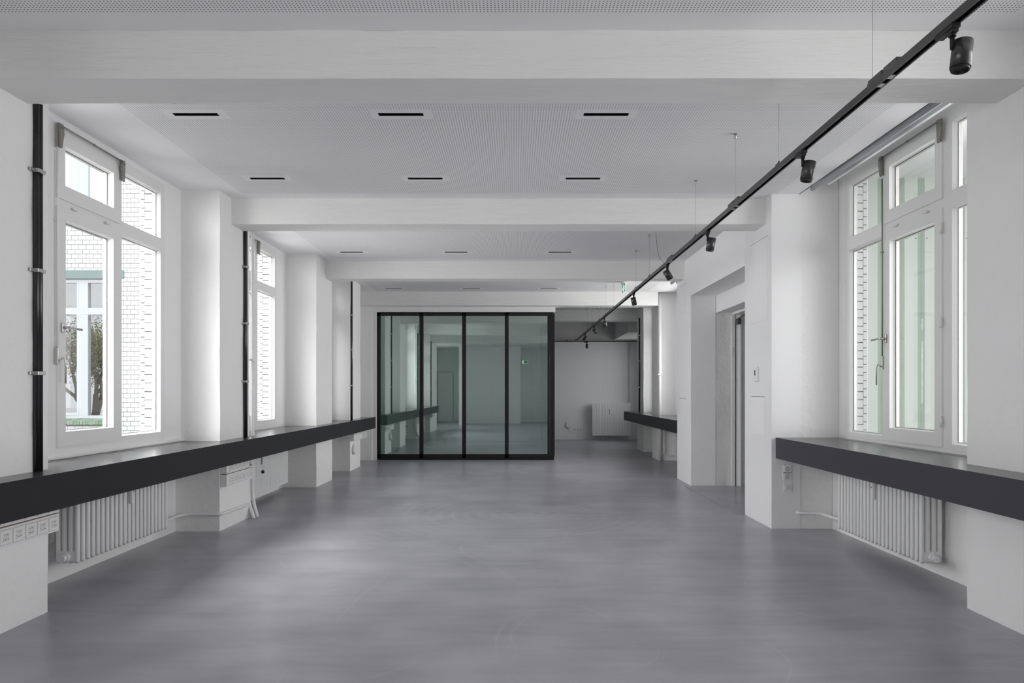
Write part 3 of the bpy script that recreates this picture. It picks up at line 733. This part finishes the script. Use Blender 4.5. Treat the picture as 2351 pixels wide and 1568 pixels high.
# ------------------------------------------------------------------ column radiators
def col_radiator(label, s, xf, xb, y0, n, pit, z0, z1, plug_near=True, valve=None):
    e = empty('column_radiator', label, 'radiator', 'white column radiators under the windows', loc=(s*xf, y0, z0))
    hgt = z1-z0; dep = xb-xf; r = .0165
    bm = bmesh.new()
    cols_ = [r+(dep-2*r)*i/3 for i in range(4)]
    # one section: four oval tubes joined by headers
    for c in cols_:
        for q in range(1):
            pts = []
            seg = 10
            prof = [(s*c+math.cos(2*PI*k/seg)*r*.93, math.sin(2*PI*k/seg)*r) for k in range(seg)]
            A = [bm.verts.new((u, v, .02)) for u, v in prof]; Bv = [bm.verts.new((u, v, hgt-.02)) for u, v in prof]
            A2 = [bm.verts.new((s*c+(u-s*c)*.6, v*.6, 0.002)) for u, v in prof]
            B2 = [bm.verts.new((s*c+(u-s*c)*.6, v*.6, hgt-.002)) for u, v in prof]
            for P_, Q_ in ((A2, A), (A, Bv), (Bv, B2)):
                for k in range(seg):
                    f = bm.faces.new((P_[k], P_[(k+1) % seg], Q_[(k+1) % seg], Q_[k])); f.smooth = True
            bm.faces.new(A2[::-1]); bm.faces.new(B2)
    for za, zb_ in ((.006, .085), (hgt-.085, hgt-.006)):
        bbox(bm, s*(r*.8), s*(dep-r*.8), -r*.95, r*.95, za, zb_, r=.012)
    for zc in (.045, hgt-.045): cyl(bm, (s*dep/2, -pit/2, zc), (s*dep/2, pit/2, zc), .026, seg=10)
    first_ = link('section', bm, 'rad', e)
    for k in range(1, n): inst(first_, e, (0, k*pit, 0))
    pl = bmesh.new(); yq = -pit/2
    cyl(pl, (s*dep*.5, yq+.01, .045), (s*dep*.5, yq-.014, .045), .030, seg=8, smooth=False); cyl(pl, (s*dep*.5, yq-.012, .045), (s*dep*.5, yq-.045, .045), .023, seg=18)
    link('plug', pl, 'rad', e)
    if valve:
        k, za, zb_ = valve
        B('heat_meter', 'plastic', e, (-s*.022, s*.004, k*pit-.019, k*pit+.019, za-z0, zb_-z0), r=.004)
        B('meter_display', 'mark', e, (-s*.0228, -s*.021, k*pit-.010, k*pit+.008, zb_-z0-.045, zb_-z0-.037))
    for q in (2, n-3):
        for zq in (.1, hgt-.1):
            bk_ = bmesh.new(); cyl(bk_, (s*dep*.9, q*pit+pit/2, zq), (s*(dep+.12), q*pit+pit/2, zq), .008, seg=6); link('bracket', bk_, 'rad', e)
    return e
col_radiator('white column radiator under the nearest left window', -1, 2.875, 3.03, 4.53, 22, .0545, Z(-1.13), Z(-.53), valve=(11, Z(-.83), Z(-.70)))
col_radiator('white column radiator under the right window', 1, 2.795, 2.95, 4.745, 23, .0545, Z(-1.185), Z(-.55), valve=(11, Z(-.83), Z(-.70)))
def panel_radiator(label, face, x0, x1, y0, y1, z0, z1, ribs, along):
    """face: axis value of the front; along 'x' (faces -Y) or 'y' (faces +X)"""
    L = (x1-x0) if along == 'x' else (y1-y0); e = empty('panel_radiator', label, 'radiator', loc=(x0, y0, z0))
    bm = bmesh.new(); hgt = z1-z0; pit = L/ribs
    def P(u, v, w): return (u, v, w) if along == 'x' else (-v, u, w)      # u along, v depth (0 = front, + = towards wall)
    prof = [(0, .0)]
    for k in range(ribs):
        a = k*pit
        prof += [(a+pit*.28, 0), (a+pit*.36, .008), (a+pit*.62, .008), (a+pit*.70, 0)]
    prof.append((L, 0))
    t = .035
    A = [bm.verts.new(P(u, v, t)) for u, v in prof]; Bv = [bm.verts.new(P(u, v, hgt-t)) for u, v in prof]
    for i in range(len(prof)-1): bm.faces.new((A[i], A[i+1], Bv[i+1], Bv[i]))
    A0 = [bm.verts.new(P(u, 0, t-.006)) for u, v in prof]; B0 = [bm.verts.new(P(u, 0, hgt-t+.006)) for u, v in prof]
    for i in range(len(prof)-1):
        bm.faces.new((A0[i], A0[i+1], A[i+1], A[i])); bm.faces.new((Bv[i], Bv[i+1], B0[i+1], B0[i]))
    def bq(u0, u1, v0, v1, w0, w1):
        a, b_ = P(u0, v0, w0), P(u1, v1, w1); box(bm, a[0], b_[0], min(a[1], b_[1]), max(a[1], b_[1]), w0, w1)
    bq(0, L, 0, .012, 0, t-.006); bq(0, L, 0, .012, hgt-t+.006, hgt); bq(0, L, .012, .018, 0, hgt)
    link('front_panel', bm, 'rad', e)
    bm = bmesh.new(); bq(.004, L-.004, .07, .085, .01, hgt-.01); link('rear_panel', bm, 'rad', e)
    bm = bmesh.new(); bq(0, .002, .012, .085, .01, hgt-.002); bq(L-.002, L, .012, .085, .01, hgt-.002); bq(0, L, .012, .085, hgt-.012, hgt-.004); link('side_cover', bm, 'rad', e)
    bm = bmesh.new(); bq(L*.45, L*.45+.035, -.022, .002, hgt-.30, hgt-.17); link('heat_meter', bm, 'plastic', e)
    bm = bmesh.new(); bq(L*.45-.006, L*.45, -.016, .002, hgt-.30, hgt-.17); bq(L*.45+.04, L*.45+.05, -.004, .002, hgt-.30, hgt-.285); link('meter_edge', bm, 'mark', e)
    return e
panel_radiator('white ribbed panel radiator on the far end wall', 18.5, 2.08, 3.12, 18.5, 18.5, Z(-1.17), Z(-.29), 25, 'x')
pr = panel_radiator('white ribbed panel radiator under the second left window', -3.0, -2.99, -2.99, 7.30, 9.02, Z(-1.185), Z(-.55), 34, 'y')

# ------------------------------------------------------------------ pipes
def pipe(label, pts, r, rad=.05, seg=10, m='pipe', name='heating_pipe', cat='pipe', ex=None):
    bm = bmesh.new(); tube(bm, smoothpath(pts, rad), r, seg=seg)
    if ex:
        for p, q, rr in ex: cyl(bm, p, q, rr, seg=10)
    return tag(link(name, bm, m), label, cat)
pipe('white heating pipe along the base of the second left pier', [(-2.98, 5.74, Z(-1.085)), (-2.98, 5.9, Z(-1.10)), (-3.04, 6.1, Z(-1.115)), (-3.05, 6.325, Z(-1.125)), (-2.71, 6.335, Z(-1.125)), (-2.715, 6.9, Z(-1.14)), (-2.76, 7.09, Z(-1.15))], .015, .06)
for q, (xx, yy, fx, fy) in enumerate(((-2.775, 7.115, -2.665, 7.0), (-2.737, 7.15, -2.652, 7.06))):
    o = pipe(['white riser pipe between the left windows, the one nearer the black conduit', 'white riser pipe between the left windows, the one nearer the window'][q], [(xx, yy, ZC), (xx, yy, Z(-1.06)), (xx*.75+fx*.25, yy*.75+fy*.25, Z(-1.16)), (fx, fy, .0)], .018, .08, name='riser_pipe')
e = empty('pipe_clamp', 'white clamp holding the two riser pipes on the left', 'pipe clamp', loc=(-2.76, 7.13, Z(.335)))
B('band', 'pipe', e, (-.055, .05, -.045, .042, -.012, .012), r=.004); B('bracket', 'pipe', e, (-.055, .0, -.06, -.045, -.008, .008))
pipe('short white pipe from wall hole to the right radiator', [(2.66, 6.50, Z(-1.135)), (2.66, 6.44, Z(-1.135)), (2.86, 6.42, Z(-1.135)), (2.87, 6.1, Z(-1.13)), (2.87, 5.97, Z(-1.13))], .014, .06)
pipe('thin white vertical pipe on the far end wall, left one', [(3.095, 18.66, Z(1.35)), (3.095, 18.66, Z(-.31)), (3.02, 18.58, Z(-.33))], .012, .04)
pipe('thin white vertical pipe on the far end wall, right one', [(3.13, 18.66, Z(1.35)), (3.13, 18.66, Z(-1.12)), (3.06, 18.58, Z(-1.14))], .012, .04)
o = pipe('tall white riser pipe beside the far right pier', [(2.72, 12.90, ZC), (2.72, 12.90, .0)], .032)
pipe('thin white pipe and branch low beside the far right riser', [(2.80, 12.90, Z(-.62)), (2.80, 12.90, Z(-1.16)), (2.83, 12.90, Z(-1.19)), (3.0, 12.90, Z(-1.19))], .012, .03)
e = empty('pipe_clamp', 'white clamp on the tall riser pipe at the far right', 'pipe clamp', loc=(2.72, 12.90, Z(.335)))
B('band', 'pipe', e, (-.045, .045, -.04, .04, -.012, .012), r=.004); B('bracket', 'pipe', e, (.045, .09, -.02, .04, -.008, .008))
RB('radiator_niche_panel', 'plaster', wr, (2.93, 3.0, 11.6, 12.6, .06, .80), step=.3, amp=.001)

# ------------------------------------------------------------------ black conduits with clips
def conduit(s, xf, y, w, zt_, zb_, label):
    e = empty('cable_conduit', label, 'conduit', 'black conduits with silver clips on the piers', loc=(s*xf, y, 0))
    bm = bmesh.new(); q = -s
    bm2 = bmesh.new()
    for dy in (-w*.25, w*.25):
        cyl(bm, (q*.014, dy, zb_), (q*.014, dy, zt_), w*.27, seg=10)
    box(bm, 0, q*.016, -w*.42, w*.42, zb_, zt_)
    link('tube', bm, 'cable', e)
    for zc in (1.263, .694, .109):
        c = bmesh.new()
        bbox(c, q*.0, q*.036, -w*.60, w*.60, Z(zc)-.011, Z(zc)+.011, r=.003)
        bbox(c, 0, q*.012, -w*.60-.028, w*.60+.02, Z(zc)-.010, Z(zc)+.010, r=.003)
        cyl(c, (q*.012, -w*.6-.016, Z(zc)), (q*.018, -w*.6-.016, Z(zc)), .006, seg=8)
        link('clip', c, 'steel', e)
conduit(-1, 2.742, 3.925, .054, Z(1.65), Z(-.452), 'black cable conduit on the nearest left pier')
conduit(-1, 2.737, 6.93, .050, Z(1.65), Z(-.452), 'black cable conduit on the second left pier')
conduit(-1, 2.697, 11.26, .045, ZC, Z(-.452), 'black cable conduit on the far left pier')
conduit(1, 2.772, 15.25, .050, Z(1.65), Z(-.428), 'black cable conduit on the far right pier')

# ------------------------------------------------------------------ trunking with outlets
def trunk(s, xf, y0, y1, zrows, n, label, orange=True, darkend=False):
    e = empty('cable_trunking', label, 'cable trunking', loc=(s*xf, y0, 0)); q = -s; L = y1-y0
    for k, (za, zb_) in enumerate(zrows):
        B('channel', 'plastic', e, (0, q*.058, 0, L, za, zb_), r=.003)
        B('cover_line', 'mark', e, (q*.0578, q*.0586, .004, L-.02, zb_-.012, zb_-.0108), (q*.0578, q*.0586, .004, L-.02, za+.0108, za+.012))
        for i in range(n):
            yc = L-.055-i*(L-.06)/n if n > 4 else L-.062-i*.098
            if yc < .03: break
            hy = min(.038, (L-.06)/n*.44); hz = .037; zc = (za+zb_)/2
            o = B('outlet', 'plastic', e, (q*.057, q*.066, yc-hy, yc+hy, zc-hz, zc+hz), r=.002)
            B('insert', 'plastic_in', o, (q*.0655, q*.0668, yc-hy*.62, yc+hy*.62, zc-hz*.62, zc+hz*.62))
            B('port', 'plastic', o, (q*.066, q*.070, yc-hy*.52, yc-hy*.08, zc-hz*.5, zc-hz*.02), (q*.066, q*.070, yc+hy*.08, yc+hy*.52, zc-hz*.5, zc-hz*.02))
            B('port_slot', 'gap', o, (q*.066, q*.0705, yc-hy*.40, yc-hy*.20, zc-hz*.34, zc-hz*.2), (q*.066, q*.0705, yc+hy*.20, yc+hy*.40, zc-hz*.34, zc-hz*.2))
            B('marking', 'mark', o, (q*.066, q*.0670, yc-hy*.38, yc-hy*.12, zc+hz*.30, zc+hz*.38), (q*.066, q*.0670, yc+hy*.04, yc+hy*.34, zc+hz*.30, zc+hz*.42))
    if orange: B('edge_gap', 'orange', e, (0, q*.054, .002, L-.01, zrows[0][1], zrows[0][1]+.0025))
    if darkend: B('outlet', 'metal_dark', e, (q*.057, q*.066, L-.09, L-.03, zrows[1][0]+.018, zrows[1][1]-.018), r=.002)
    return e
trunk(-1, 2.742, 3.32, 4.035, [(Z(-.815), Z(-.712)), (Z(-.706), Z(-.61))], 7, 'white two-row cable trunking with outlets on the nearest left pier')
trunk(-1, 2.737, 6.37, 6.99, [(Z(-.878), Z(-.765)), (Z(-.759), Z(-.655))], 6, 'white two-row cable trunking with outlets on the second left pier', darkend=True)
trunk(-1, 2.697, 11.22, 12.2, [(Z(-.80), Z(-.70)), (Z(-.695), Z(-.62))], 4, 'white cable trunking on the far left pier', orange=False)

# single sockets right
def rounded_plate(bm, cx, cz, w, h, y0, y1, r=.006): bbox(bm, cx-w/2, cx+w/2, y0, y1, cz-h/2, cz+h/2, r=.003)
def socket(x, z, y, kind, label, sz=.082):
    e = empty('wall_socket', label, 'socket', loc=(x, y, z))
    B('plate', 'plastic', e, (-sz/2, sz/2, -.010, 0, -sz/2, sz/2), r=.003)
    if kind == 'power':
        bm = bmesh.new()
        B('insert', 'plastic', e, (-.027, .027, -.014, -.008, -.027, .027), r=.002)
        # recessed round well: ring and dark bottom
        t = bmesh.new(); seg = 20
        for k in range(seg):
            a0, a1 = 2*PI*k/seg, 2*PI*(k+1)/seg
            q = [(.0215*math.cos(a0), -.0145, .0215*math.sin(a0)), (.0215*math.cos(a1), -.0145, .0215*math.sin(a1)), (.0185*math.cos(a1), -.0145, .0185*math.sin(a1)), (.0185*math.cos(a0), -.0145, .0185*math.sin(a0))]
            t.faces.new([t.verts.new(p) for p in q])
        link('well_ring', t, 'mark', e); bm.free()
        t = bmesh.new(); cyl(t, (0, -.0146, 0), (0, -.0140, 0), .0185, seg=20); link('well', t, 'plastic_in', e)
        t = bmesh.new()
        for xx in (-.0095, .0095): cyl(t, (xx, -.0152, 0), (xx, -.0145, 0), .003, seg=8)
        box(t, -.0025, .0025, -.0152, -.0145, .012, .018); box(t, -.0025, .0025, -.0152, -.0145, -.018, -.012)
        link('contact_hole', t, 'gap', e)
    else:
        B('insert', 'plastic', e, (-.027, .027, -.013, -.008, -.027, .027), r=.002)
        B('port', 'plastic_in', e, (-.022, -.003, -.018, -.012, -.020, .002), (.003, .022, -.018, -.012, -.020, .002))
        B('marking', 'mark', e, (-.020, -.017, -.0136, -.0128, .008, .020), (.017, .020, -.0136, -.0128, .008, .020), (-.012, -.002, -.0136, -.0128, .014, .0155), (.003, .012, -.0136, -.0128, .014, .0155))
    return e
socket(2.567, Z(-.724), 6.478, 'power', 'upper white power socket below the right bench')
socket(2.567, Z(-.795), 6.478, 'power', 'middle white power socket below the right bench')
socket(2.570, Z(-.893), 6.478, 'data', 'lowest white data socket below the right bench')
for i, (px, kd) in enumerate(((1320.5, 'power'), (1327, 'power'), (1335, 'data'))):
    socket((px-1183)*18.68/1575, Z(-1.02), 18.698, kd, ['left white power socket low on the far end wall', 'middle white power socket low on the far end wall', 'right white data socket low on the far end wall'][i])
# round white devices
def puck(loc, axis, label, cable):
    e = empty('round_sensor', label, 'sensor', loc=loc)
    bm = bmesh.new(); a = Vector(axis)
    cyl(bm, (0, 0, 0), a*.02, .085, .085, seg=28); cyl(bm, a*.02, a*.035, .085, .06, seg=28); cyl(bm, a*.035, a*.037, .02, .02, seg=16)
    link('body', bm, 'plastic', e)
    bm = bmesh.new(); tube(bm, smoothpath(cable, .06), .004, seg=6); link('cord', bm, 'plastic', e)
puck(((1305-1183)*18.68/1575, 18.70, Z(-.90)), (0, -1, 0), 'round white device with cord on the far end wall', [(0, -.01, -.08), (.06, -.01, -.17), (.20, -.01, -.20), (.33, -.01, -.19), (.40, -.01, -.15)])
puck((-2.695, 11.42, Z(-.95)), (1, 0, 0), 'round white device hanging below trunking on the far left pier', [(.01, 0, .08), (.02, .05, .17), (.02, .3, .21)])
# hanging black sensor bulb in front of the second radiator
e = empty('cable_bulb', 'small black ball hanging on a thin wire before the left panel radiator', 'sensor', loc=(-2.90, 7.88, Z(-.915)))
bm = bmesh.new(); bmesh.ops.create_icosphere(bm, subdivisions=2, radius=.021)
for f in bm.faces: f.smooth = True
link('ball', bm, 'cable', e)
bm = bmesh.new(); tube(bm, smoothpath([(0, 0, .02), (0, -.02, .12), (0, .005, .33)], .05), .0025, seg=5); link('wire', bm, 'pipe', e)

# ------------------------------------------------------------------ roller blind
e = empty('roller_blind', 'grey-blue roller blind tube under the ceiling over the right window', 'blind', loc=(2.728, 4.12, Z(1.868)))
bm = bmesh.new(); cyl(bm, (0, 0, 0), (0, 2.16, 0), .019, seg=20); link('tube', bm, 'blind', e)
bm = bmesh.new(); cyl(bm, (0, 2.158, 0), (0, 2.175, 0), .023, seg=20); link('end_cap', bm, 'blind', e)
e2 = empty('cassette_rail', 'white and grey blind rail parallel to the roller tube', 'rail', loc=(2.80, 4.12, Z(1.877)))
B('channel', 'ceil', e2, (-.025, .03, 0, 2.08, .03, .10)); B('cloth', 'blind', e2, (-.028, -.022, 0, 2.06, .0, .06)); B('lip', 'trim', e2, (.02, .045, 0, 2.08, .0, .03))
e = empty('roller_blind', 'grey roller blind beyond the doorway near the ceiling', 'blind', loc=(2.62, 10.3, Z(1.83)))
bm = bmesh.new(); cyl(bm, (0, 0, 0), (0, 1.2, 0), .026, seg=16); link('tube', bm, 'blind', e)
B('cloth', 'blind', e, (.05, .055, 0, 1.1, -.03, .04))

# ------------------------------------------------------------------ lighting tracks
XT, ZTK = 1.593, 1.335
tk = empty('lighting_track', 'long black suspended lighting track running down the room on steel wires', 'lighting track', loc=(XT, 0, Z(ZTK)))
def rail(bm, p, L, axis='y'):
    w, h, t = .018, .033, .0035
    def bx_(a0, a1, b0, b1):
        if axis == 'y': box(bm, a0, a1, p, p+L, b0, b1)
        else: box(bm, p, p+L, a0, a1, b0, b1)
    bx_(-w, w, h-t, h); bx_(-w, -w+t, 0, h-t); bx_(w-t, w, 0, h-t)
    bx_(-w+t, -w+t+.004, 0, .003); bx_(w-t-.004, w-t, 0, .003); bx_(-.006, .006, h-.014, h-t)
jd = [-1.1, .93, 2.95, 4.97, 7.0, 9.06, 11.1, 13.1, 15.1, 17.15, 18.16]
for a, b_ in zip(jd, jd[1:]):
    bm = bmesh.new(); rail(bm, a+.001, b_-a-.002); link('track_section', bm, 'blackm', tk)
for y in (2.95, 4.97, 7.03):
    bm = bmesh.new(); bbox(bm, -.0185, .0185, y-.115, y-.012, .030, .053, r=.002); bbox(bm, -.0185, .0185, y+.0, y+.115, .030, .053, r=.002)
    link('joint_cover', bm, 'blackm', tk)
    for q in (-.06, .02): B('contact_strip', 'steel', tk, (-.012, .012, y+q, y+q+.035, .0005, .006))
clamps = [3.06, 4.147, 4.968, 6.06, 8.15, 9.06, 11.1, 12.06, 13.03, 14.2, 15.16, 16.1, 17.2, 18.0]
def zceil(y):
    for a, b_ in BEAMS:
        if a < y < b_: return 1.628
    return 1.872
cb_ = bmesh.new(); bbox(cb_, -.014, .014, -.022, .022, .033, .047, r=.003); cyl(cb_, (0, 0, .047), (0, 0, .062), .005, seg=8)
cl0 = link('clamp', cb_, 'blackm', tk); cl0.location = (0, clamps[0], 0)
cp = bmesh.new(); cyl(cp, (0, 0, -.035), (0, 0, 0), .009, .011, seg=12); cp0 = link('ceiling_cup', cp, 'steel', tk); cp0.location = (0, clamps[0], zceil(clamps[0])-ZTK)
for k, y in enumerate(clamps):
    if k: inst(cl0, tk, (0, y, 0)); inst(cp0, tk, (0, y, zceil(y)-ZTK))
    bm = bmesh.new(); cyl(bm, (0, y, .06), (0, y, zceil(y)-ZTK-.03), .0012, seg=5); link('suspension_wire', bm, 'wire', tk)
bm = bmesh.new(); tube(bm, smoothpath([(-.03, 7.62, .53), (-.03, 7.62, .40), (-.02, 7.55, .16), (.0, 7.35, .05)], .2, 6), .0028, seg=6); link('feed_cable', bm, 'wire', tk)
tk2 = empty('lighting_track', 'black cross track hanging before the far end wall', 'lighting track', loc=(0, 18.2, Z(ZTK)))
bm = bmesh.new(); rail(bm, .9, 2.35, 'x'); link('track_section', bm, 'blackm', tk2)
bm = bmesh.new(); bbox(bm, 1.36-.02, 1.36+.02, -.014, .014, .033, .05, r=.003); link('clamp', bm, 'blackm', tk2)
for xx in (1.36, 2.9):
    bm = bmesh.new(); cyl(bm, (xx, 0, .05), (xx, 0, (1.872 if xx < 2 else 1.36)-ZTK), .0012, seg=5); link('suspension_wire', bm, 'wire', tk2)
# spotlights: adapter on the rail, swivel stem, cylindrical head
def spot(X, y, tilt, pan, off, label, zt_=ZTK, rotz=0):
    e = empty('track_spotlight', label, 'spotlight', 'black cylinder spotlights on the track', loc=(X, y, Z(zt_)), rot=(0, 0, rotz))
    bm = bmesh.new(); bbox(bm, -.016, .016, -.055, .05, -.016, .004, r=.003); bbox(bm, -.012, .012, -.05, -.01, -.030, -.014, r=.003)
    link('adapter', bm, 'black', e)
    bm = bmesh.new(); cyl(bm, (0, -.03, -.028), (0, -.03, -.040), .013, seg=14); cyl(bm, (0, -.03, -.038), (0, -.03, -.085), .0085, seg=12)
    link('stem', bm, 'black', e)
    R_ = Matrix.Translation((off, -.03, -.058)) @ Matrix.Rotation(pan, 4, 'X') @ Matrix.Rotation(tilt, 4, 'Y')
    t = bmesh.new(); cyl(t, (0, 0, .0), (0, 0, -.100), .034, seg=32); bm = bmesh.new(); join(bm, t, R_); t.free()
    hd = link('head', bm, 'blackm', e)
    t = bmesh.new(); cyl(t, (0, 0, -.098), (0, 0, -.109), .0305, seg=28, caps=False)
    seg = 28
    for ra, rb, z0, z1 in ((.0305, .026, -.109, -.109), (.026, .022, -.109, -.09)):
        for k in range(seg):
            a0, a1 = 2*PI*k/seg, 2*PI*(k+1)/seg
            t.faces.new([t.verts.new(p) for p in ((ra*math.cos(a0), ra*math.sin(a0), z0), (ra*math.cos(a1), ra*math.sin(a1), z0), (rb*math.cos(a1), rb*math.sin(a1), z1), (rb*math.cos(a0), rb*math.sin(a0), z1))])
    bm = bmesh.new(); join(bm, t, R_); t.free(); link('lens_ring', bm, 'black', hd)
    t = bmesh.new(); cyl(t, (0, 0, -.092), (0, 0, -.090), .022, seg=20); bm = bmesh.new(); join(bm, t, R_); t.free(); link('lens', bm, 'metal_dark', hd)
R = math.radians
spot(XT, 2.53, R(8), R(-4), .038, 'black cylinder spotlight nearest the camera at the top of the track')
spot(XT, 3.83, R(9), R(4), .038, 'second black cylinder spotlight from the camera')
spot(XT, 5.71, R(9), R(6), .036, 'third black cylinder spotlight from the camera, before the portal wall')
spot(XT, 7.22, R(-32), R(4), -.02, 'fourth spotlight from the camera, tilted towards the doorway')
spot(XT, 9.26, R(-14), R(8), -.01, 'fifth spotlight from the camera, below the exit sign')
spot(XT, 12.3, R(-14), R(10), .0, 'sixth spotlight from the camera, past the fourth beam')
spot(XT, 13.9, R(-42), R(4), -.02, 'seventh spotlight from the camera, steeply tilted')
spot(XT, 15.7, R(38), R(4), .03, 'eighth spotlight from the camera, tilted to the left near the track end')
spot(1.87, 18.2, R(2), R(0), .0, 'small black spotlight hanging on the far cross track', rotz=PI/2)

# ------------------------------------------------------------------ exit signs
def man(bm, s, w, h, mi=0):
    """simple running figure, doorway and arrow made of flat bars on the sign face (u along, v up)"""
    def bar(u0, v0, u1, v1, t):
        d = Vector((u1-u0, v1-v0)).normalized(); n = Vector((-d.y, d.x))*t/2
        q = [(u0+n.x, v0+n.y), (u1+n.x, v1+n.y), (u1-n.x, v1-n.y), (u0-n.x, v0-n.y)]
        f = bm.faces.new([bm.verts.new((0, a*w, b_*h)) for a, b_ in q]); f.material_index = mi
    bar(.12, .40, .26, .62, .05); bar(.26, .62, .20, .78, .07); bar(.20, .44, .34, .30, .05); bar(.34, .30, .34, .16, .04); bar(.22, .46, .12, .22, .05); bar(.26, .66, .38, .56, .04); bar(.20, .70, .10, .58, .04)
    bar(.235, .84, .275, .90, .07)
    bar(.48, .12, .48, .88, .05); bar(.48, .88, .62, .88, .05); bar(.62, .12, .62, .88, .05)
    bar(.70, .5, .92, .5, .08); bar(.82, .68, .93, .5, .06); bar(.82, .32, .93, .5, .06)
e = empty('exit_sign', 'green and white lit exit sign hanging from the ceiling on the right', 'exit sign', loc=(1.83, 11.38, Z(1.68)))
B('housing', 'plastic', e, (-.03, .03, .05, .30, .135, .192), r=.004)
B('panel', 'signwhite', e, (-.004, .004, 0, .32, 0, .135))
bm = bmesh.new(); box(bm, -.0048, -.004, .0, .15, 0, .135); box(bm, -.0048, -.004, .20, .32, 0, .135); link('green_field', bm, 'signgreen', e)
bm = bmesh.new(); man(bm, -1, .32, .135); o = link('pictogram', bm, 'signwhite', e); o.location = (-.0052, 0, 0)
e = empty('exit_sign', 'green and white exit sign on the wall behind the camera', 'exit sign', loc=(.30, -3.70, Z(1.25)))
B('housing', 'plastic', e, (-.01, .26, -.1, -.004, -.01, .14), r=.004); B('panel', 'signwhite', e, (0, .25, -.004, 0, 0, .13)); B('green_field', 'signgreen', e, (.07, .24, 0, .001, .01, .12))

# ------------------------------------------------------------------ door in the portal
d1 = empty('door_1', 'grey metal door frame with overhead closer inside the right portal', 'door', kind='structure', loc=(2.97, 9.46, 0))
bm = bmesh.new(); zt1 = Z(1.094)
for a, b_, p in ((0, .045, .05), (.045, .058, .03), (.060, .10, .045), (.10, .125, .07)): box(bm, a, b_, -p, -.008, 0, zt1)
link('jamb', bm, 'frost', d1)
B('seal', 'gap', d1, (.058, .061, -.047, -.03, 0, zt1-.12))
B('head', 'frost', d1, (.0, .125, -2.2, -.07, zt1-.035, zt1))
bm = bmesh.new()
for zz in (.35, .9, 1.45, 2.0): cyl(bm, (.02, -.052, zz), (.02, -.049, zz), .005, seg=8); cyl(bm, (.08, -.047, zz), (.08, -.044, zz), .005, seg=8)
link('screw', bm, 'steel', d1)
bm = bmesh.new(); bbox(bm, .045, .095, -.16, -.07, zt1-.17, zt1-.09, r=.004); tube(bm, [(.07, -.12, zt1-.09), (.09, -.3, zt1-.06), (.10, -1.2, zt1-.05)], .009, seg=6)
link('closer', bm, 'metal_dark', d1)
B('label_strip', 'mark', d1, *[(.012, .03, -.0515, -.050, 1.78+i*.022, 1.79+i*.022) for i in range(6)])
